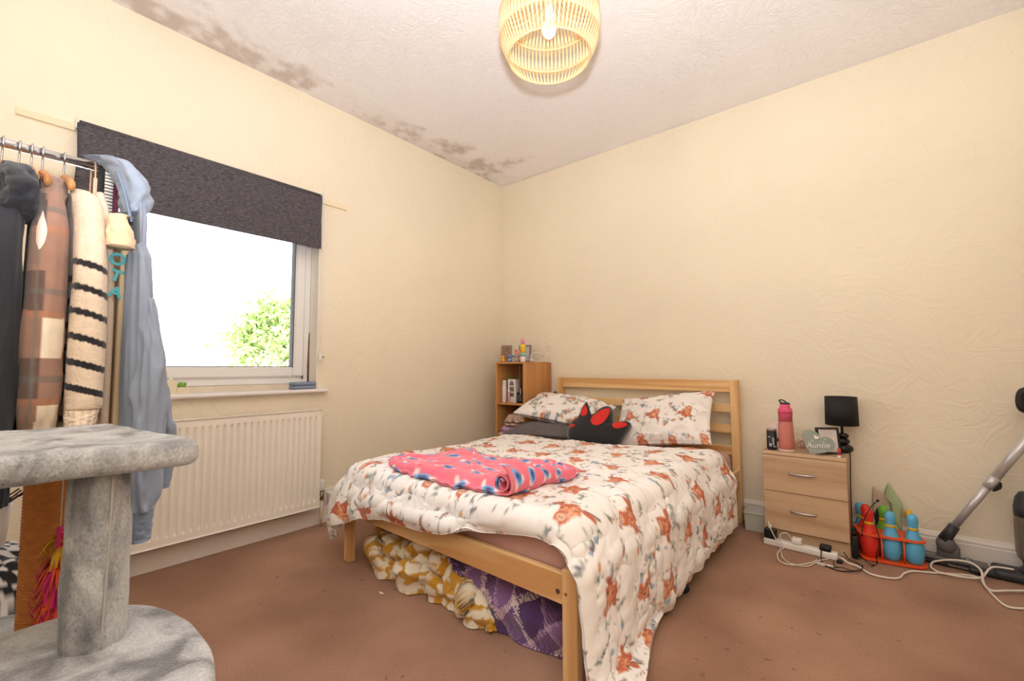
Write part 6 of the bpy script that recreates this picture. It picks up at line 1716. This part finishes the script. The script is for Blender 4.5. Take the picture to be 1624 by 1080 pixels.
sleeve_obj('cuff', [(1.24, -2.912, 0.742), (1.24, -2.916, 0.70), (1.24, -2.918, 0.665)], [0.034, 0.034, 0.032], [0.030, 0.029, 0.027], flat_col(C(128, 144, 168), 0.05, 23), 48, GARM, bh, fold=0.002)
# the hood: a pouch hooked over the rail end
H0 = [on_x(140, 250, 1.12), on_x(163, 254, 1.15), on_x(190, 268, 1.18), on_x(208, 292, 1.20), on_x(214, 318, 1.22), on_x(209, 340, 1.235)]
sleeve_obj('hood', [tuple(q) for q in H0] + [(1.24, -3.005, 1.42)], [0.012, 0.05, 0.075, 0.085, 0.075, 0.055, 0.04], [0.008, 0.016, 0.026, 0.034, 0.034, 0.024, 0.018], flat_col(C(152, 165, 186), 0.04, 24), 49, GARM, bh, fold=0.008)
tube('hood_seam', [tuple(on_x(186, 272, 1.26)), tuple(on_x(196, 300, 1.28)), tuple(on_x(203, 330, 1.29)), tuple(on_x(209, 352, 1.30))], 0.004, mat('blue_seam', C(126, 142, 168), 0.9), bh, 6, curve=6)

# ---------------------------------------------------------------- stored under the rail
tr = empty('storage_chest', (0, 0, 0), label='dark grey storage chest on the floor under the clothes rail', cat='chest')
TG = mat('charcoal_fabric_trunk', C(66, 62, 62), 0.8, bump=(60, 0.5), var=(10, 0.2))
box('chest_body', (0.95, -3.62, 0.09), (1.30, -3.10, 0.40), TG, tr, 0.012); box('chest_lid', (0.945, -3.625, 0.401), (1.305, -3.095, 0.44), TG, tr, 0.012)
box('chest_foot', (0.96, -3.60, 0.0), (1.29, -3.12, 0.09), BLACK_PL, tr)
def checks(u, v):
    k = (np.floor(u / 0.022).astype(int) + np.floor(v / 0.022).astype(int)) % 2
    return np.where(k[..., None] == 0, np.array(C(232, 228, 224)), np.array(C(36, 36, 42)))
n = 60
u, v = np.meshgrid(np.linspace(-1, 1, n), np.linspace(-1, 1, n), indexing='ij')
pr = (np.clip(1 - u ** 4, 0, 1) * np.clip(1 - v ** 4, 0, 1)) ** 0.5
top = np.stack([1.15 + 0.14 * u, -3.24 + 0.12 * v, 0.4425 + 0.11 * pr + 0.02 * fbm(u * 2, v * 2, 0, 2, 4) * pr], -1)
V, F, c2 = two_sided(top, 0.002, checks(u * 0.14 + 1, v * 0.12 + 1 + top[..., 2]))
tag(link('checked_bag', fast_mesh('checked_bag', V, F, True, c2), GARM), 'black and white checked cloth bag on the chest under the rail', 'bag')
wp = empty('white_tub', (1.16, -3.235, 0.575), label='white plastic tub with dark bristles on the checked bag', cat='tub')
lathe('tub_body', [(0.0, 0.0), (0.042, 0.0), (0.05, 0.10), (0.047, 0.10), (0.04, 0.006), (0, 0.006)], WHITE_PL, wp, 24)
rg = np.random.RandomState(5)
br_ = []
for k in range(60):
    a = rg.uniform(0, 2 * PI); r = rg.uniform(0, 0.035)
    br_.append(([(r * math.cos(a), r * math.sin(a), 0.02), (r * 1.4 * math.cos(a), r * 1.4 * math.sin(a), 0.10), (r * 2.2 * math.cos(a) + rg.uniform(-.02, .02), r * 2.2 * math.sin(a) + rg.uniform(-.02, .02), 0.118 + rg.uniform(0, 0.022))], 0.0018))
o = tubes('bristles', br_, mat('dark_bristle', C(70, 66, 68), 0.8), wp, 4); o['kind'] = 'stuff'

# ================================================================ CAT TREE
def fur():
    m = bpy.data.materials.new('grey_plush_fur'); m.use_nodes = True
    nt = m.node_tree; N = nt.nodes; L = nt.links; b = N['Principled BSDF']
    b.inputs['Roughness'].default_value = 0.95; b.inputs['Specular IOR Level'].default_value = 0.1; b.inputs['Sheen Weight'].default_value = 0.35
    tc = N.new('ShaderNodeTexCoord')
    mp = N.new('ShaderNodeMapping'); mp.inputs['Scale'].default_value = (1, 1, 0.6); L.new(tc.outputs['Object'], mp.inputs['Vector'])
    n1 = N.new('ShaderNodeTexNoise'); n1.inputs['Scale'].default_value = 13; n1.inputs['Detail'].default_value = 5; n1.inputs['Distortion'].default_value = 0.8
    n2 = N.new('ShaderNodeTexNoise'); n2.inputs['Scale'].default_value = 260; n2.inputs['Detail'].default_value = 3
    n3 = N.new('ShaderNodeTexNoise'); n3.inputs['Scale'].default_value = 70; n3.inputs['Detail'].default_value = 3
    for n_ in (n1, n2, n3): L.new(mp.outputs['Vector'], n_.inputs['Vector'])
    cr = N.new('ShaderNodeValToRGB'); cr.color_ramp.elements[0].position = 0.34; cr.color_ramp.elements[0].color = (*C(110, 110, 113), 1)
    cr.color_ramp.elements[1].position = 0.60; cr.color_ramp.elements[1].color = (*C(190, 190, 191), 1)
    L.new(n1.outputs['Fac'], cr.inputs['Fac'])
    mr = N.new('ShaderNodeMapRange'); mr.inputs['From Min'].default_value = 0.3; mr.inputs['From Max'].default_value = 0.7; mr.inputs['To Min'].default_value = 0.78; mr.inputs['To Max'].default_value = 1.15
    L.new(n2.outputs['Fac'], mr.inputs['Value'])
    mx = N.new('ShaderNodeMix'); mx.data_type = 'RGBA'; mx.blend_type = 'MULTIPLY'; mx.inputs['Factor'].default_value = 1
    L.new(cr.outputs['Color'], mx.inputs['A']); L.new(mr.outputs['Result'], mx.inputs['B']); L.new(mx.outputs['Result'], b.inputs['Base Color'])
    ad_ = N.new('ShaderNodeMath'); L.new(n2.outputs['Fac'], ad_.inputs[0]); L.new(n3.outputs['Fac'], ad_.inputs[1])
    bp = N.new('ShaderNodeBump'); bp.inputs['Strength'].default_value = 0.8; bp.inputs['Distance'].default_value = 0.004
    L.new(ad_.outputs[0], bp.inputs['Height']); L.new(bp.outputs['Normal'], b.inputs['Normal'])
    return m
FUR = fur()
cat_ = empty('cat_tree', (1.8, -3.16, 0), label='grey plush cat tree with a sisal post and square perch', cat='cat tree')
def cl(p): return (p[0] - 1.8, p[1] + 3.16, p[2])
def soft_slab(name, outline, z0, z1, r, m, parent, seed=0, amp=0.003, rings=14):
    """rounded-edge slab from an outline (list of xy), closed; a bit lumpy"""
    ol = np.array(outline); c = ol.mean(0); n = len(ol)
    prof = []
    for k in range(7): a = PI / 2 * k / 6; prof.append((1 - 0.0, -r * (1 - math.sin(a)), z0 + r * (1 - math.cos(a))))
    rows = []
    d = ol - c; L_ = np.linalg.norm(d, axis=1, keepdims=True); dn = d / L_
    def row(inset, z): rows.append(np.concatenate([c + d - dn * inset, np.full((n, 1), z)], 1))
    for s in np.linspace(0, 1, rings // 2)[1:]: rows.append(np.concatenate([c + (d - dn * r) * s, np.full((n, 1), z0)], 1))
    for a in np.linspace(0, PI / 2, 6)[1:]: row(r * (1 - math.sin(a)), z0 + r * (1 - math.cos(a)))
    for t in np.linspace(0, 1, max(2, int((z1 - z0) / 0.02)))[1:-1]: row(0, z0 + r + (z1 - z0 - 2 * r) * t)
    for a in np.linspace(0, PI / 2, 6): row(r * (1 - math.cos(a)), z1 - r + r * math.sin(a))
    for s in np.linspace(1, 0, rings)[1:-1]: rows.append(np.concatenate([c + (d - dn * r) * s, np.full((n, 1), z1)], 1))
    R_ = np.stack(rows, 1)      # n, m, 3
    ns = fbm(R_[..., 0] * 14, R_[..., 1] * 14, R_[..., 2] * 14, 3, seed)
    R_ = R_ + amp * ns[..., None] * np.concatenate([dn, np.full((n, 1), 0.8)], 1)[:, None]
    m_ = R_.shape[1]
    V = R_.reshape(-1, 3).tolist(); F = grid_faces(n, m_, True).tolist()
    V += [[c[0], c[1], z0], [c[0], c[1], z1]]
    for i in range(n): F.append((((i + 1) % n) * m_, i * m_, n * m_)); F.append((i * m_ + m_ - 1, ((i + 1) % n) * m_ + m_ - 1, n * m_ + 1))
    me = bpy.data.meshes.new(name); me.from_pydata(V, [], F); me.update()
    bm = bmesh.new(); bm.from_mesh(me); bmesh.ops.recalc_face_normals(bm, faces=bm.faces); bm.to_mesh(me); bm.free()
    me.polygons.foreach_set('use_smooth', [True] * len(me.polygons))
    return link(name, me, m, parent)
def dense(poly, step=0.012):
    out = []
    for i in range(len(poly)):
        a, b = np.array(poly[i]), np.array(poly[(i + 1) % len(poly)])
        k = max(1, int(np.linalg.norm(b - a) / step))
        out += [tuple(a + (b - a) * t / k) for t in range(k)]
    return out
perch = rounded([(1.462 - 1.8, -3.46 + 3.16), (1.885 - 1.8, -3.46 + 3.16), (1.893 - 1.8, -2.992 + 3.16), (1.470 - 1.8, -3.052 + 3.16)], 0.025)
soft_slab('perch', dense(perch), 0.832, 0.876, 0.018, FUR, cat_, 3, 0.003)
FURC = FUR
CPX, CPY = 1.818, -3.117
n = 48
colr = [(0.0405 * math.cos(2 * PI * k / n) + CPX - 1.8, 0.0405 * math.sin(2 * PI * k / n) + CPY + 3.16) for k in range(n)]
soft_slab('plush_post', colr, 0.552, 0.838, 0.006, FUR, cat_, 8, 0.0035)
tube('post_seam', [cl((CPX + 0.0395, CPY + 0.010, 0.83)), cl((CPX + 0.041, CPY + 0.008, 0.70)), cl((CPX + 0.0405, CPY + 0.005, 0.56))], 0.0022, mat('seam_fur', C(170, 164, 158), 0.95), cat_, 6, curve=6)
n = 72
drum = [(0.245 * np.sign(math.cos(a)) * abs(math.cos(a)) ** 0.8 + 1.905 - 1.8, 0.190 * np.sign(math.sin(a)) * abs(math.sin(a)) ** 0.8 - 3.182 + 3.16) for a in np.linspace(0, 2 * PI, n, endpoint=False)]
soft_slab('drum_house', drum, 0.06, 0.56, 0.022, FUR, cat_, 12, 0.002, 20)
soft_slab('base_board', dense(rounded([(-0.45, -0.30), (0.34, -0.30), (0.34, 0.22), (-0.45, 0.22)], 0.03)), 0.0, 0.058, 0.02, FUR, cat_, 15, 0.003)
soft_slab('lower_perch', dense(rounded([(-0.47, -0.26), (-0.135, -0.26), (-0.155, 0.09), (-0.47, 0.09)], 0.03)), 0.425, 0.468, 0.018, FUR, cat_, 17, 0.004)
SIS = mat('sisal_rope', C(184, 118, 62), 0.9, bump=(300, 0.6, 0.002), var=(90, 0.15))
SPX, SPY = 1.53, -3.150
def sisal(z0, z1):
    prof = []
    nt_ = int((z1 - z0) / 0.0062)
    for k in range(nt_):
        for q, dr in ((0.0, 0.0365), (0.3, 0.0385), (0.5, 0.039), (0.75, 0.0383)): prof.append((dr, z0 + (k + q) * (z1 - z0) / nt_))
    prof.append((0.0365, z1))
    return lathe('sisal_post', prof, SIS, cat_, 40, loc=cl((SPX, SPY, 0)))
sisal(0.466, 0.834); sisal(0.057, 0.428)
# feather teaser hanging between the posts
fq = at_depth(88, 830, 0.838)
ft = empty('feather_toy', (float(fq[0]) + 0.012, float(fq[1]) + 0.006, 0.0), label='pink orange and yellow feather cat toy hanging by the plush post', cat='cat toy')
tube('string', [(0, 0, 0.832), (0.001, 0, 0.76), (0, 0, 0.70)], 0.0012, mat('toy_string', C(200, 190, 160), 0.8), ft, 5)
rg = np.random.RandomState(8)
for nm, col, z0_, z1_, cnt in (('yellow_feathers', C(226, 176, 50), 0.70, 0.66, 26), ('pink_feathers', C(222, 60, 130), 0.655, 0.53, 120), ('orange_feathers', C(240, 96, 50), 0.65, 0.535, 140), ('magenta_feathers', C(206, 50, 120), 0.64, 0.53, 110)):
    Vf, Ff = [], []
    for k in range(cnt):
        t = rg.uniform(); z = z0_ + (z1_ - z0_) * t
        a = rg.uniform(0, 2 * PI); L1 = rg.uniform(0.016, 0.04)
        d_ = np.array([math.cos(a), math.sin(a), 0]); w2 = np.cross(d_, [0, 0, 1]) * rg.uniform(0.001, 0.003)
        p_ = [np.array([0, 0, z]), np.array([0, 0, z - 0.008]) + d_ * L1 * 0.45, np.array([0, 0, z - 0.026 - rg.uniform(0, 0.02)]) + d_ * L1 * 0.8, np.array([0, 0, z - 0.036 - rg.uniform(-0.02, 0.02)]) + d_ * L1]
        b0 = len(Vf)
        for i, q in enumerate(p_):
            ww = w2 * (1.2, 1.4, 1.0, 0.2)[i]; Vf += [q - ww, q + ww]
        Ff += [(b0 + 2 * i, b0 + 2 * i + 1, b0 + 2 * i + 3, b0 + 2 * i + 2) for i in range(3)]
    o = link(nm, mesh_of(nm, Vf, Ff), mat(nm, col, 0.8), ft); o['kind'] = 'stuff'
tube('feather_core', [(0, 0, 0.70), (0.003, 0, 0.60), (0, 0, 0.53)], 0.005, mat('pink_feathers', C(222, 60, 130), 0.8), ft, 8)

# ================================================================ PENDANT LAMP
pq = on_z(871, 92, 2.2)
PX, PY = float(pq[0]), float(pq[1])
pd = empty('pendant_lamp', (PX, PY, 0), label='woven paper cord pendant lamp lit under the ceiling', cat='lamp')
CORD = mat('paper_cord', C(240, 214, 170), 0.7)
def cord_mat():
    m = bpy.data.materials.new('woven_paper_cord'); m.use_nodes = True
    N = m.node_tree.nodes; L = m.node_tree.links; b = N['Principled BSDF']
    b.inputs['Base Color'].default_value = (*C(242, 220, 178), 1); b.inputs['Roughness'].default_value = 0.7
    t = N.new('ShaderNodeBsdfTranslucent'); t.inputs['Color'].default_value = (*C(250, 214, 150), 1)
    x = N.new('ShaderNodeMixShader'); x.inputs[0].default_value = 0.35
    L.new(b.outputs[0], x.inputs[1]); L.new(t.outputs[0], x.inputs[2]); L.new(x.outputs[0], N['Material Output'].inputs['Surface'])
    return m
CORD = cord_mat()
RINGS = [(0.158, 2.20), (0.192, 2.275), (0.192, 2.375), (0.150, 2.455), (0.085, 2.505)]
for r, z in RINGS:
    tube('hoop', [(r * math.cos(a), r * math.sin(a), z) for a in np.linspace(0, 2 * PI, 64, endpoint=False)], 0.0036, CORD, pd, 8, True)
st_l = []
NS = 72
for (r0_, z0_), (r1_, z1_) in zip(RINGS[:-1], RINGS[1:]):
    for k in range(NS):
        a0 = 2 * PI * k / NS
        for da, sgn in ((0.0, 1), (0.5, -1)):
            aa = a0 + da * 2 * PI / NS; ab = aa + sgn * 0.42 * 2 * PI / NS
            st_l.append(([(r0_ * math.cos(aa), r0_ * math.sin(aa), z0_), ((r0_ + r1_) / 2 * 1.01 * math.cos((aa + ab) / 2), (r0_ + r1_) / 2 * 1.01 * math.sin((aa + ab) / 2), (z0_ + z1_) / 2), (r1_ * math.cos(ab), r1_ * math.sin(ab), z1_)], 0.0031))
o = tubes('weave', st_l, CORD, pd, 5); o['kind'] = 'stuff'
tube('flex', [(0, 0, 2.43), (0, 0, RH - 0.02)], 0.003, WHITE_PL, pd, 8)
lathe('ceiling_rose', [(0.045, RH - 0.022), (0.05, RH - 0.018), (0.05, RH - 0.001), (0, RH - 0.001)], WHITE_PL, pd, 28)
lathe('lamp_holder', [(0.012, 2.36), (0.017, 2.365), (0.017, 2.42), (0.010, 2.44), (0, 2.44)], WHITE_PL, pd, 18)
tubes('spider', [([(0.014 * math.cos(a), 0.014 * math.sin(a), 2.41), (0.085 * math.cos(a), 0.085 * math.sin(a), 2.505)], 0.002) for a in (0.2, 2.3, 4.4)], WHITE_PL, pd)
lathe('bulb', [(0, 2.285), (0.014, 2.288), (0.024, 2.300), (0.027, 2.315), (0.024, 2.332), (0.014, 2.352), (0.012, 2.362), (0, 2.362)], mat('lit_bulb', C(255, 230, 190), 0.4, emis=((1.0, 0.74, 0.44), 32.0)), pd, 20)
